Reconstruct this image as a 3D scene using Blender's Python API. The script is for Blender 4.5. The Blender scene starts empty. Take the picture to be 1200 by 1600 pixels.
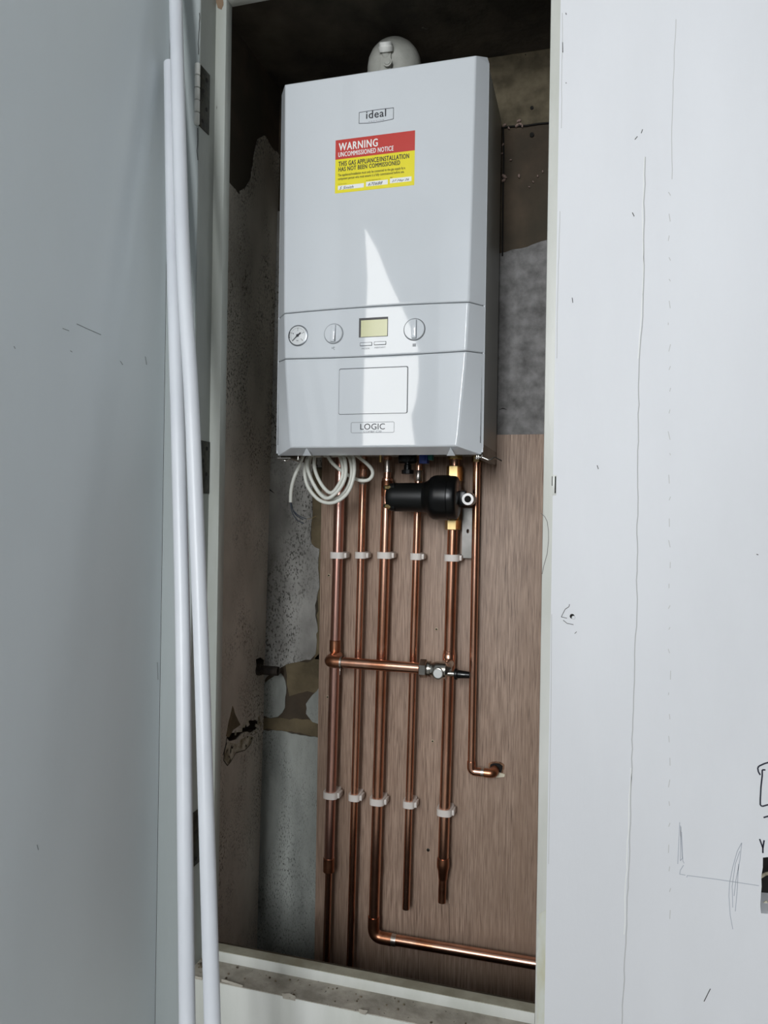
import bpy, bmesh, math, random
from mathutils import Vector, Matrix

random.seed(7)
S = bpy.context.scene
COL = S.collection
H = 1.42                      # camera height above the room floor

# ------------------------------------------------------------------ camera
YAW, PITCH, ROLL, FPX = .2751, -.0015, .0156, 1155.0
_f = Vector((-math.sin(YAW)*math.cos(PITCH), math.cos(YAW)*math.cos(PITCH), math.sin(PITCH)))
_r = Vector((math.cos(YAW), math.sin(YAW), 0))
_u = _r.cross(_f)
CR = _r*math.cos(ROLL)+_u*math.sin(ROLL)
CU = -_r*math.sin(ROLL)+_u*math.cos(ROLL)
cam = bpy.data.objects.new('camera', bpy.data.cameras.new('camera'))
COL.objects.link(cam)
m = Matrix((CR, CU, -_f)).transposed().to_4x4()
m.translation = Vector((0, 0, H))
cam.matrix_world = m
cam.data.sensor_fit = 'VERTICAL'
cam.data.sensor_height = 36.0
cam.data.lens = FPX/1600*36.0
cam.data.clip_start = .02
S.camera = cam

# ------------------------------------------------------------------ light
S.view_settings.view_transform = 'Standard'
S.view_settings.look = 'None'
S.view_settings.gamma = 1
S.view_settings.use_curve_mapping = False
S.view_settings.exposure = 0.27
w = bpy.data.worlds.new('daylight'); S.world = w; w.use_nodes = True
w.node_tree.nodes['Background'].inputs[0].default_value = (.80, .88, 1.0, 1)
w.node_tree.nodes['Background'].inputs[1].default_value = 1.0


def area(name, loc, target, sx, sy, power, color):
    d = bpy.data.lights.new(name, 'AREA'); d.shape = 'RECTANGLE'
    d.size, d.size_y, d.energy, d.color = sx, sy, power, color
    o = bpy.data.objects.new(name, d); COL.objects.link(o)
    o.location = loc
    o.rotation_euler = (Vector(target)-Vector(loc)).to_track_quat('-Z', 'Y').to_euler()
    return o


# daylight entering the room window behind the photographer
area('window_daylight', (-.28, -2.30, H+.70), (-.28, 1.2, H-.05), .62, 1.25, 60, (.93, .965, 1.0))


# ------------------------------------------------------------------ helpers
def at(px, py, Y):
    d = CR*((px-600)/FPX)-CU*((py-800)/FPX)+_f
    d = d*(Y/d.y)
    return Vector((d.x, Y, d.z+H))


def atX(px, py, X):
    d = CR*((px-600)/FPX)-CU*((py-800)/FPX)+_f
    d = d*(X/d.x)
    return Vector((X, d.y, d.z+H))


WA, WB = -.702, .0136


def at_leftwall(px, py):
    d = CR*((px-600)/FPX)-CU*((py-800)/FPX)+_f
    t = WA/(d.x-WB*d.z)
    d = d*t
    return Vector((d.x, d.y, d.z+H))


def lin(r, g, b):
    return tuple(((c/255+.055)/1.055)**2.4 if c/255 > .04045 else c/255/12.92 for c in (r, g, b))+(1,)


MATS = {}


def mat(name, base, rough=.5, metal=0.0, base2=None, scale=20, stretch=(1, 1, 1), bump=0.0, bscale=None,
        lo=.35, hi=.65, speck=None, speck_scale=80, speck_th=.68, spec=.5, detail=6, big=None, big_scale=3, coat=0, distort=0.0, cluster=0):
    if name in MATS: return MATS[name]
    M = bpy.data.materials.new(name); M.use_nodes = True
    nt = M.node_tree; N = nt.nodes; L = nt.links
    b = N['Principled BSDF']
    b.inputs['Base Color'].default_value = base
    b.inputs['Roughness'].default_value = rough
    b.inputs['Metallic'].default_value = metal
    b.inputs['Specular IOR Level'].default_value = spec
    b.inputs['Coat Weight'].default_value = coat
    b.inputs['Coat Roughness'].default_value = .05
    tc = N.new('ShaderNodeTexCoord'); mp = N.new('ShaderNodeMapping')
    mp.inputs['Scale'].default_value = stretch
    L.new(tc.outputs['Object'], mp.inputs['Vector'])
    col = None

    def noise(sc, det=detail, ro=.55):
        n = N.new('ShaderNodeTexNoise'); n.inputs['Scale'].default_value = sc
        n.inputs['Detail'].default_value = det; n.inputs['Roughness'].default_value = ro
        n.inputs['Distortion'].default_value = distort
        L.new(mp.outputs[0], n.inputs['Vector']); return n

    def ramp(src, l, h):
        r = N.new('ShaderNodeMapRange'); r.inputs[1].default_value = l; r.inputs[2].default_value = h
        L.new(src, r.inputs[0]); return r.outputs[0]

    def mix(f, a, c):
        x = N.new('ShaderNodeMix'); x.data_type = 'RGBA'
        L.new(f, x.inputs[0])
        for s, v in ((6, a), (7, c)):
            if isinstance(v, tuple): x.inputs[s].default_value = v
            else: L.new(v, x.inputs[s])
        return x.outputs[2]
    col = base
    if base2: col = mix(ramp(noise(scale).outputs[0], lo, hi), base, base2)
    if big: col = mix(ramp(noise(big_scale, 4).outputs[0], .42, .62), col, big)
    if speck:
        sm = ramp(noise(speck_scale, 3, .7).outputs[0], speck_th, speck_th+.07)
        if cluster:
            mu = N.new('ShaderNodeMath'); mu.operation = 'MULTIPLY'
            L.new(sm, mu.inputs[0]); L.new(ramp(noise(cluster, 3).outputs[0], .42, .60), mu.inputs[1]); sm = mu.outputs[0]
        col = mix(sm, col, speck)
    if not isinstance(col, tuple): L.new(col, b.inputs['Base Color'])
    if bump:
        bp = N.new('ShaderNodeBump'); bp.inputs['Strength'].default_value = bump
        bp.inputs['Distance'].default_value = .002
        L.new(noise(bscale or scale).outputs[0], bp.inputs['Height'])
        L.new(bp.outputs[0], b.inputs['Normal'])
    MATS[name] = M
    return M


M_WALLR = mat('white_wall_paint', lin(228, 229, 231), .55, base2=lin(217, 218, 220), scale=2.5, bump=.25, bscale=60, stretch=(1, 1, .3), speck=lin(150, 150, 146), speck_scale=45, speck_th=.80)
M_WALLL = mat('cool_white_wall_paint', lin(220, 227, 229), .55, base2=lin(212, 218, 220), scale=2.2, stretch=(1, 1, .35), bump=.15, bscale=50, speck=lin(120, 122, 120), speck_scale=55, speck_th=.81)
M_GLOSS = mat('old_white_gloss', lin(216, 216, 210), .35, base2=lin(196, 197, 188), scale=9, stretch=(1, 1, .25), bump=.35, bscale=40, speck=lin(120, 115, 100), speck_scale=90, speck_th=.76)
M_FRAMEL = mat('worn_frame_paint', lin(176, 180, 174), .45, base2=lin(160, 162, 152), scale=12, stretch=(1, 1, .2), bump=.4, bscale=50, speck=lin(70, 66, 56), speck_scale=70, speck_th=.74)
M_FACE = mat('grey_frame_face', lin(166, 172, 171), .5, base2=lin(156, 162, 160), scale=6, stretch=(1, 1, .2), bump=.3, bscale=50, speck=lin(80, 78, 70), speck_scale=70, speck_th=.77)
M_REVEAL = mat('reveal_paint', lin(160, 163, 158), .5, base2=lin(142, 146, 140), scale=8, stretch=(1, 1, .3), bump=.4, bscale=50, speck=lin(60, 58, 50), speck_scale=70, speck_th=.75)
M_SILLTOP = mat('dusty_sill', lin(176, 169, 156), .8, base2=lin(136, 130, 118), scale=25, bump=.5, bscale=120, speck=lin(50, 44, 36), speck_scale=150, speck_th=.66)
M_OLIVE = mat('olive_paint', lin(166, 163, 146), .6, base2=lin(138, 134, 116), scale=22, bump=.4, bscale=80)
M_CONC = mat('grey_plaster', lin(182, 180, 174), .85, base2=lin(118, 116, 111), scale=13, detail=12, bump=.6, bscale=90, speck=lin(76, 74, 69), speck_scale=240, speck_th=.53, cluster=7, lo=.3, hi=.7, stretch=(1, 1, .6))
M_CONC2 = mat('pale_plaster', lin(172, 175, 168), .85, base2=lin(120, 123, 118), scale=9, detail=10, bump=.5, bscale=70, speck=lin(56, 56, 52), speck_scale=300, speck_th=.55, cluster=8, lo=.3, hi=.7, stretch=(1.6, 1, .5))
M_CONCL = mat('side_wall_plaster', lin(204, 197, 184), .85, base2=lin(162, 155, 143), scale=8, detail=10, bump=.6, bscale=90, speck=lin(60, 55, 46), speck_scale=300, speck_th=.53, cluster=9, lo=.3, hi=.7, stretch=(1, 1, .6))
M_CONCR = mat('rough_render', lin(150, 148, 146), .9, base2=lin(96, 94, 92), scale=38, detail=10, bump=1.0, bscale=150, lo=.3, hi=.7)
M_MUD = mat('bare_brown_wall', lin(90, 77, 62), .9, base2=lin(58, 48, 37), scale=10, detail=10, bump=.8, bscale=70, lo=.3, hi=.7, big=lin(64, 58, 46), big_scale=5)
M_OCHRE = mat('ochre_render', lin(122, 108, 82), .9, base2=lin(88, 78, 58), scale=14, detail=10, bump=.7, bscale=80)
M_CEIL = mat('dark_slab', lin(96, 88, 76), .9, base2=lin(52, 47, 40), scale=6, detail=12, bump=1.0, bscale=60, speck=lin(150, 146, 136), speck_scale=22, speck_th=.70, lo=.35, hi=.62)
M_DARK = mat('dark_cavity', lin(24, 22, 19), .95, bump=1, bscale=60)
M_BROKEN = mat('broken_edge', lin(196, 190, 172), .9, base2=lin(110, 100, 76), scale=45, speck=lin(36, 32, 24), speck_scale=60, speck_th=.58, bump=1, bscale=120)


def wood():
    M = bpy.data.materials.new('brown_laminate'); M.use_nodes = True
    nt = M.node_tree; N = nt.nodes; L = nt.links; b = N['Principled BSDF']
    b.inputs['Roughness'].default_value = .5
    b.inputs['Specular IOR Level'].default_value = .35
    tc = N.new('ShaderNodeTexCoord')

    def nz(sx, sz, scale, det, dist=0):
        mp = N.new('ShaderNodeMapping'); mp.inputs['Scale'].default_value = (sx, 1, sz)
        L.new(tc.outputs['Object'], mp.inputs['Vector'])
        n = N.new('ShaderNodeTexNoise'); n.inputs['Scale'].default_value = scale; n.inputs['Detail'].default_value = det
        n.inputs['Roughness'].default_value = .6; n.inputs['Distortion'].default_value = dist
        L.new(mp.outputs[0], n.inputs['Vector']); return n.outputs[0]

    def mr(src, a, c):
        r = N.new('ShaderNodeMapRange'); r.inputs[1].default_value = a; r.inputs[2].default_value = c
        L.new(src, r.inputs[0]); return r.outputs[0]

    def mx(f, a, c):
        x = N.new('ShaderNodeMix'); x.data_type = 'RGBA'; L.new(f, x.inputs[0])
        for s, v in ((6, a), (7, c)):
            if isinstance(v, tuple): x.inputs[s].default_value = v
            else: L.new(v, x.inputs[s])
        return x.outputs[2]
    c = mx(mr(nz(1, .035, 420, 4), .36, .64), lin(184, 159, 140), lin(136, 113, 97))
    c = mx(mr(nz(1, .10, 9, 3, .3), .40, .85), c, lin(152, 127, 108))
    c = mx(mr(nz(1, .02, 700, 2), .60, .70), c, lin(98, 80, 68))
    c = mx(mr(nz(1, .6, 26, 5, 1.0), .73, .78), c, lin(72, 52, 40))
    L.new(c, b.inputs['Base Color'])
    bp = N.new('ShaderNodeBump'); bp.inputs['Strength'].default_value = .25; bp.inputs['Distance'].default_value = .001
    L.new(nz(1, .04, 350, 2), bp.inputs['Height']); L.new(bp.outputs[0], b.inputs['Normal'])
    return M


M_WOOD = wood()
M_BOILER = mat('white_enamel', lin(208, 212, 215), .03, base2=lin(205, 209, 212), scale=4, spec=.5)
M_CASING = mat('painted_casing_steel', lin(178, 178, 172), .4)
M_SEAM = mat('seam_shadow_gap', lin(84, 86, 88), .7)
M_CU = mat('copper', (.88, .50, .35, 1), .25, 1.0, base2=(.50, .20, .10, 1), scale=14, stretch=(1, 1, .5), lo=.4, hi=.68, big=(.70, .40, .29, 1), big_scale=5, bump=.06, bscale=30, speck=(.22, .09, .05, 1), speck_scale=40, speck_th=.69)
M_CU2 = mat('pinkish_copper', (.82, .49, .41, 1), .28, 1.0, base2=(.60, .32, .25, 1), scale=9, stretch=(1, 1, .4), bump=.06, bscale=30, speck=(.25, .12, .08, 1), speck_scale=40, speck_th=.70)
M_CUDARK = mat('heat_darkened_copper', (.32, .14, .08, 1), .35, 1.0, base2=(.55, .25, .14, 1), scale=40, bump=.1, bscale=60)
M_SOLDER = mat('solder', (.62, .56, .50, 1), .3, 1.0, bump=.3, bscale=90)
M_BRASS = mat('brass', (.72, .55, .26, 1), .25, 1.0, base2=(.55, .40, .18, 1), scale=30)
M_NICKEL = mat('nickel', (.62, .60, .55, 1), .22, 1.0, base2=(.45, .43, .39, 1), scale=30)
M_STEEL = mat('zinc_steel', (.26, .25, .235, 1), .5, 1.0, base2=(.19, .185, .17, 1), scale=25)
M_RUST = mat('rusty_hinge_steel', lin(58, 55, 44), .5, .5, base2=lin(22, 21, 17), scale=60, bump=.6, bscale=90)
M_IRON = mat('old_iron', lin(66, 58, 50), .75, .3, base2=lin(34, 28, 24), scale=50, bump=.6, bscale=90)
M_BLACK = mat('black_plastic', lin(10, 11, 12), .3, spec=.35)
M_BLACKM = mat('satin_black_plastic', lin(12, 14, 14), .42, spec=.35)
M_WPLASTIC = mat('white_clip_plastic', lin(222, 214, 206), .45)
M_PVC = mat('white_plastic_pipe', lin(216, 219, 223), .38, base2=lin(206, 209, 214), scale=20, stretch=(1, 1, .2))
M_CABLE = mat('white_cable_sheath', lin(222, 222, 212), .45)
M_WIRE = mat('dark_wire_sheath', lin(34, 42, 54), .45)
M_FLUE = mat('off_white_flue', lin(178, 178, 170), .5, base2=lin(160, 160, 152), scale=30, bump=.3, bscale=160)
M_BLUE = mat('blue_plastic', lin(36, 62, 140), .4)
M_TEAL = mat('teal_plastic', lin(40, 128, 122), .4)
M_INK = mat('black_print', lin(34, 36, 42), .6)
M_GREYINK = mat('grey_print', lin(120, 124, 128), .6)
M_PEN = mat('marker_ink', lin(32, 34, 50), .6)
M_PENCIL = mat('pencil_line', lin(172, 176, 184), .7)
M_CRACK = mat('crack_line', lin(184, 184, 183), .8)
M_CRACKD = mat('dark_crack', lin(62, 60, 56), .8)
M_RED = mat('sticker_red', lin(190, 52, 42), .4)
M_YELLOW = mat('sticker_yellow', lin(232, 218, 24), .4)
M_PAPER = mat('sticker_white', lin(235, 236, 232), .5)
M_LCD = mat('lcd_glass', lin(196, 196, 150), .12)
M_LCDF = mat('lcd_black', lin(14, 15, 18), .3)
M_FLOOR = mat('pale_dusty_floor', lin(170, 164, 154), .7, base2=lin(140, 134, 124), scale=6, stretch=(.2, 2, 1))
M_ROOM = mat('room_paint', lin(174, 176, 178), .7)


def tag(o, label=None, cat=None, group=None, kind=None):
    if label: o['label'] = label
    if cat: o['category'] = cat
    if group: o['group'] = group
    if kind: o['kind'] = kind
    return o


ORG = {}


def root(name, loc, label, cat, group=None):
    o = bpy.data.objects.new(name, None); COL.objects.link(o)
    o.location = loc; o.empty_display_size = .02
    ORG[o.name] = Vector(loc)
    return tag(o, label, cat, group)


def link(name, bm, material, parent=None, smooth=40, origin=None, mats=None, recalc=True):
    """bm in world coordinates -> mesh object (child of parent, or own origin)"""
    if recalc: bmesh.ops.recalc_face_normals(bm, faces=bm.faces)
    if parent is not None: o0 = ORG[parent.name]
    elif origin is not None: o0 = Vector(origin)
    else:
        xs = [v.co for v in bm.verts]
        o0 = Vector(((min(v.x for v in xs)+max(v.x for v in xs))/2, (min(v.y for v in xs)+max(v.y for v in xs))/2, min(v.z for v in xs)))
    bmesh.ops.translate(bm, verts=bm.verts, vec=-o0)
    me = bpy.data.meshes.new(name); bm.to_mesh(me); bm.free()
    for mm in (mats or [material]): me.materials.append(mm)
    if smooth:
        for p in me.polygons: p.use_smooth = True
        me.set_sharp_from_angle(angle=math.radians(smooth))
    o = bpy.data.objects.new(name, me); COL.objects.link(o)
    if parent is not None: o.parent = parent
    else: o.location = o0
    ORG[o.name] = o0
    return o


def box(bm, x0, x1, y0, y1, z0, z1, bev=0.0, seg=2):
    r = bmesh.ops.create_cube(bm, size=1)
    for v in r['verts']:
        v.co = Vector(((x0+x1)/2+v.co.x*(x1-x0), (y0+y1)/2+v.co.y*(y1-y0), (z0+z1)/2+v.co.z*(z1-z0)))
    if bev:
        es = list({e for v in r['verts'] for e in v.link_edges})
        bmesh.ops.bevel(bm, geom=es, offset=bev, segments=seg, profile=.5, affect='EDGES')


def boxo(name, x0, x1, y0, y1, z0, z1, material, parent=None, bev=0.0):
    bm = bmesh.new(); box(bm, x0, x1, y0, y1, z0, z1, bev); return link(name, bm, material, parent)


def structure(name, x0, x1, y0, y1, z0, z1, material, bev=0.0):
    o = boxo(name, x0, x1, y0, y1, z0, z1, material, None, bev); o['kind'] = 'structure'; return o


def fillet(pts, rad, n=6):
    pts = [Vector(p) for p in pts]; out = [pts[0]]
    for i in range(1, len(pts)-1):
        a, b, c = pts[i-1], pts[i], pts[i+1]
        u, v = (a-b), (c-b)
        d = min(rad, u.length*.49, v.length*.49)
        p, q = b+u.normalized()*d, b+v.normalized()*d
        for k in range(n+1):
            t = k/n
            out.append(p*(1-t)**2+b*2*t*(1-t)+q*t*t)
    out.append(pts[-1]); return out


def spline(pts, n=8):
    pts = [Vector(p) for p in pts]; P = [pts[0]*2-pts[1]]+pts+[pts[-1]*2-pts[-2]]; out = []
    for i in range(1, len(P)-2):
        a, b, c, d = P[i-1:i+3]
        for k in range(n):
            t = k/n
            out.append(.5*((2*b)+(c-a)*t+(2*a-5*b+4*c-d)*t*t+(3*b-a-3*c+d)*t**3))
    out.append(pts[-1]); return out


def sweep(bm, pts, rad, seg=20, cap=True):
    pts = [Vector(p) for p in pts]; n = len(pts)
    rads = rad if isinstance(rad, (list, tuple)) else [rad]*n
    T = [(pts[min(i+1, n-1)]-pts[max(i-1, 0)]).normalized() for i in range(n)]
    ref = Vector((0, 1, 0)) if abs(T[0].y) < .8 else Vector((1, 0, 0))
    nrm = (ref-T[0]*ref.dot(T[0])).normalized(); rings = []
    for i in range(n):
        nrm = (nrm-T[i]*nrm.dot(T[i])).normalized(); bn = T[i].cross(nrm)
        rings.append([bm.verts.new(pts[i]+(nrm*math.cos(2*math.pi*k/seg)+bn*math.sin(2*math.pi*k/seg))*rads[i]) for k in range(seg)])
    for a, b in zip(rings, rings[1:]):
        for k in range(seg): bm.faces.new((a[k], a[(k+1) % seg], b[(k+1) % seg], b[k]))
    if cap:
        bm.faces.new(rings[0][::-1]); bm.faces.new(rings[-1])


def lathe(bm, p0, axis, prof, seg=32, flat=False):
    """prof: list of (distance along axis, radius)"""
    p0 = Vector(p0); ax = Vector(axis).normalized()
    ref = Vector((0, 0, 1)) if abs(ax.z) < .8 else Vector((1, 0, 0))
    n = (ref-ax*ref.dot(ax)).normalized(); b = ax.cross(n); rings = []
    for d, r in prof:
        rings.append([bm.verts.new(p0+ax*d+(n*math.cos(2*math.pi*k/seg)+b*math.sin(2*math.pi*k/seg))*max(r, 1e-5)) for k in range(seg)])
    for a, c in zip(rings, rings[1:]):
        for k in range(seg): bm.faces.new((a[k], a[(k+1) % seg], c[(k+1) % seg], c[k]))
    bm.faces.new(rings[0][::-1]); bm.faces.new(rings[-1])


def latheo(name, p0, axis, prof, material, parent=None, seg=32, smooth=40):
    bm = bmesh.new(); lathe(bm, p0, axis, prof, seg); return link(name, bm, material, parent, smooth)


def tubeo(name, pts, rad, material, parent=None, seg=20):
    bm = bmesh.new(); sweep(bm, pts, rad, seg); return link(name, bm, material, parent, 50)


def ragged(pts, step=.012, amp=.004, rnd=random, idx=None):
    """pts: list of 2d tuples (closed). straight edges listed in idx stay straight"""
    out = []
    n = len(pts)
    for i in range(n):
        a, b = pts[i], pts[(i+1) % n]
        out.append(a)
        if idx and i in idx: continue
        L = math.hypot(b[0]-a[0], b[1]-a[1]); k = max(1, int(L/step))
        for j in range(1, k):
            t = j/k
            out.append((a[0]+(b[0]-a[0])*t+rnd.uniform(-amp, amp), a[1]+(b[1]-a[1])*t+rnd.uniform(-amp, amp)))
    return out


def plate(bm, outer, holes, f, th):
    """polygon with holes; f(u,v,d)->world, d=0 front, d=th back"""
    fr = []; edges = []
    for loop in [outer]+list(holes):
        vs = [bm.verts.new(f(u, v, 0)) for u, v in loop]
        bs = [bm.verts.new(f(u, v, th)) for u, v in loop]
        n = len(vs)
        for i in range(n):
            edges.append(bm.edges.new((vs[i], vs[(i+1) % n])))
        for i in range(n): bm.faces.new((vs[i], vs[(i+1) % n], bs[(i+1) % n], bs[i]))
    bmesh.ops.triangle_fill(bm, edges=edges, use_beauty=True)


def ribbon(bm, pts, f, width, th=.0004):
    """pts 2d; f(u,v,d)->world"""
    n = len(pts)
    for i in range(n-1):
        a = Vector(pts[i]); b = Vector(pts[i+1]); d = (b-a)
        if d.length < 1e-6: continue
        nn = Vector((-d.y, d.x)).normalized()
        wa = width[i]/2 if isinstance(width, (list, tuple)) else width/2
        wb = width[i+1]/2 if isinstance(width, (list, tuple)) else width/2
        q = [a+nn*wa, b+nn*wb, b-nn*wb, a-nn*wa]
        v1 = [bm.verts.new(f(p.x, p.y, 0)) for p in q]; v2 = [bm.verts.new(f(p.x, p.y, th)) for p in q]
        bm.faces.new(v1)
        for k in range(4): bm.faces.new((v1[k], v1[(k+1) % 4], v2[(k+1) % 4], v2[k]))


def fY(Y):
    return lambda u, v, d: Vector((u, Y+d, v))


def pxY(pts, Y):
    return [(p.x, p.z) for p in (at(x, y, Y) for x, y in pts)]


def text(name, s, x0, z0, x1, z1, Y, material, parent, bold=0.0, shear=0.0, th=.0002):
    """lettering fitted into the rectangle x0..x1, z0..z1 on plane Y, facing the room"""
    c = bpy.data.curves.new(name, 'FONT'); c.body = s; c.shear = shear; c.resolution_u = 3; c.space_character = 1.0+bold*6
    o = bpy.data.objects.new(name, c); COL.objects.link(o)
    dg = bpy.context.evaluated_depsgraph_get()
    me = bpy.data.meshes.new_from_object(o.evaluated_get(dg))
    bpy.data.objects.remove(o); bpy.data.curves.remove(c)
    bm = bmesh.new(); bm.from_mesh(me); bpy.data.meshes.remove(me)
    xs = [v.co.x for v in bm.verts]; ys = [v.co.y for v in bm.verts]
    ax, bx, ay, by = min(xs), max(xs), min(ys), max(ys)
    e = bold*1.3*(z1-z0)
    for v in bm.verts:
        v.co = Vector((x0+e+(v.co.x-ax)/(bx-ax)*(x1-x0-2*e), Y, z0+(v.co.y-ay)/(by-ay)*(z1-z0)))
    if bold:
        src = list(bm.verts)+list(bm.edges)+list(bm.faces)
        for i, (dx, dz) in enumerate(((-1, 0), (1, 0), (0, .6), (0, -.6))):
            r = bmesh.ops.duplicate(bm, geom=src)
            for g in r['geom']:
                if isinstance(g, bmesh.types.BMVert): g.co += Vector((dx*e, -.00001*(i+1), dz*e))
    r = bmesh.ops.extrude_face_region(bm, geom=list(bm.faces))
    for g in r['geom']:
        if isinstance(g, bmesh.types.BMVert): g.co.y += th
    return link(name, bm, material, parent, 0)


def rrect(x0, x1, z0, z1, r, n=5):
    out = []
    for cx, cz, a0 in ((x1-r, z1-r, 0), (x0+r, z1-r, 90), (x0+r, z0+r, 180), (x1-r, z0+r, 270)):
        for k in range(n+1):
            a = math.radians(a0+90*k/n); out.append((cx+r*math.cos(a), cz+r*math.sin(a)))
    return out


# ------------------------------------------------------------------ the setting
YF, YS, YB, YW = 1.125, 1.178, 1.2, 1.53      # frame front, stop front, stop back, recess back wall
XRL, XSL = -.657, -.636                       # left reveal, left stop
XRR, XSR = -.0575, -.075                      # right reveal, right stop
ZH, ZST, ZL = H+.899, H-.782, H-.800          # header, sill stop top, sill ledge
XL, XC = -.715, 2.1                           # room left and right walls
ZC = H+.9405                                  # recess ceiling

structure('floor', -2.3, XC+.1, -2.6, 2.0, -.1, 0, M_FLOOR)
structure('ceiling', -2.3, XC+.1, -2.6, YF, 2.85, 2.95, M_ROOM)
structure('wall_left', XL-.1, XL, .42, YF, 0, 2.85, M_WALLL)
structure('wall_alcove', -2.2, XL, .42, .52, 0, 2.85, M_ROOM)
structure('wall_far_left', -2.3, -2.2, -1.0, .52, 0, 2.85, M_ROOM)
structure('wall_bay', -2.3, XL, -1.0, -.9, 0, 2.85, M_ROOM)
structure('wall_near_left', XL-.1, XL, -2.6, -1.0, 0, 2.85, M_ROOM)
structure('wall_side', XC, XC+.1, -2.6, YF+.1, 0, 2.85, M_ROOM)
# back wall of the room with its window opening
bm = bmesh.new()
wx0, wx1, wz0, wz1 = -.60, .04, H+.06, H+1.34
plate(bm, [(XL, 0), (XC, 0), (XC, 2.85), (XL, 2.85)], [[(wx0, wz0), (wx1, wz0), (wx1, wz1), (wx0, wz1)]], fY(-2.5), -.12)
tag(link('wall_back', bm, M_ROOM, None, 0), kind='structure')
# wall on the right of the recess (with the hole at its right edge) and around it
hole = pxY([(1192, 1340), (1250, 1330), (1250, 1428), (1189, 1427), (1190, 1385)], YF)
bm = bmesh.new()
FX0, FX1 = XL, XRR+.048
plate(bm, [(XRR, 0), (XC, 0), (XC, 2.85), (XRR, 2.85)], [ragged(hole, .012, .0015)], fY(YF), .10)
wr = tag(link('wall_right', bm, M_WALLR, None, 0), kind='structure')
hb = bmesh.new()
hx0, hx1 = hole[0][0]-.01, hole[1][0]+.01
box(hb, hx0, hx1, YF+.06, YF+.075, hole[2][1]-.02, hole[1][1]+.02)
link('hole_backing', hb, M_DARK, wr)
bm = bmesh.new(); ribbon(bm, pxY([(1186, 1372), (1196, 1366), (1215, 1362)], YF+.02), fY(YF+.02), .004, .002)
ribbon(bm, pxY([(1188, 1418), (1200, 1410), (1215, 1420)], YF+.03), fY(YF+.03), .006, .002)
link('plaster_fibre', bm, M_BROKEN, wr, 0)

# frame timbers
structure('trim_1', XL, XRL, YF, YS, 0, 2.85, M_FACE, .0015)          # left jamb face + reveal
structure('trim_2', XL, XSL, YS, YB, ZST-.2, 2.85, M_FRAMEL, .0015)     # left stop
structure('trim_3', XSR, XRR+.05, YS, YB, ZST-.2, 2.85, M_GLOSS, .0015) # right stop
structure('trim_4', XSL, XSR, YS, YB, ZH, 2.85, M_GLOSS, .0015)         # header stop
structure('trim_5', XRL, XRR, YF, YS, ZH+.02, 2.85, M_GLOSS, .0015)     # header
o = structure('trim_6', XRL, XRR, YF, YB, ZL-.10, ZL, M_GLOSS, .0015)   # sill timber
sill = o
boxo('dusty_top', XRL, XRR, YF+.001, YS, ZL, ZL+.0012, M_SILLTOP, sill)
st = structure('trim_7', XSL, XSR, YS, YB, ZL, ZST, M_GLOSS, .001)      # sill stop
boxo('worn_top', XSL, XSR, YS+.001, YB, ZST, ZST+.001, M_OLIVE, st)
structure('wall_front', XRL, XRR, YF, YB, 0, ZL-.10, M_GLOSS)
structure('wall_front_inner', XSL-.1, 0, YB+.0005, YB+.012, 0, ZST-.004, M_MUD)  # unseen lining, added dark to show in the lower pipes' reflections
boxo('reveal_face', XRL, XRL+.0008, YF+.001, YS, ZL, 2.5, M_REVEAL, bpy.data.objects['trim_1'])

bm = bmesh.new()
for c in ([(440, 1552), (452, 1552), (462, 1557), (461, 1564), (452, 1562), (442, 1560)], [(346, 1530), (362, 1534), (380, 1540), (378, 1543), (360, 1538), (346, 1534)], [(560, 1577), (575, 1579), (572, 1586), (562, 1583)], [(303, 1525), (316, 1527), (315, 1532), (306, 1530)]):
    plate(bm, ragged(pxY(c, YF-.0006), .004, .0006), [], fY(YF-.0006), .0005)
link('chipped_paint', bm, M_SILLTOP, sill, 0)
rc = random.Random(11)
bm = bmesh.new()
for k in range(70):
    x = XRL+.01+rc.random()**1.4*.56; y = YF+.006+rc.random()*.044; r = rc.uniform(.0006, .0022)
    if k < 22: x = XRL+.004+rc.random()*.03; y = YF+.02+rc.random()*.028; r *= 1.5
    bmesh.ops.create_icosphere(bm, subdivisions=1, radius=1, matrix=Matrix.Translation((x, y, ZL+.0012+r*.4)) @ Matrix.Rotation(rc.random()*3, 4, 'Z') @ Matrix.Diagonal((r*1.3, r, r*.7, 1)))
tag(link('plaster_crumbs', bm, mat('brown_crumbs', lin(120, 108, 88), .9, base2=lin(60, 50, 38), scale=200), None, 0), 'scattered plaster crumbs and grit on the dusty sill ledge', 'debris', None, 'stuff')

# recess: back wall, left wall, ceiling, right wall, floor
bm = bmesh.new()
box(bm, -.80, .03, YW, YW+.1, 0, ZC+.02)
wb = tag(link('wall_rear', bm, M_MUD, None, 0), kind='structure')


def fL(u, v, d):            # u = Y, v = Z on the slightly leaning left wall, d into the wall
    return Vector((WA+WB*(v-H)-d, u, v))


def pxL(pts):
    return [(p.y, p.z) for p in (at_leftwall(x, y) for x, y in pts)]


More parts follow.
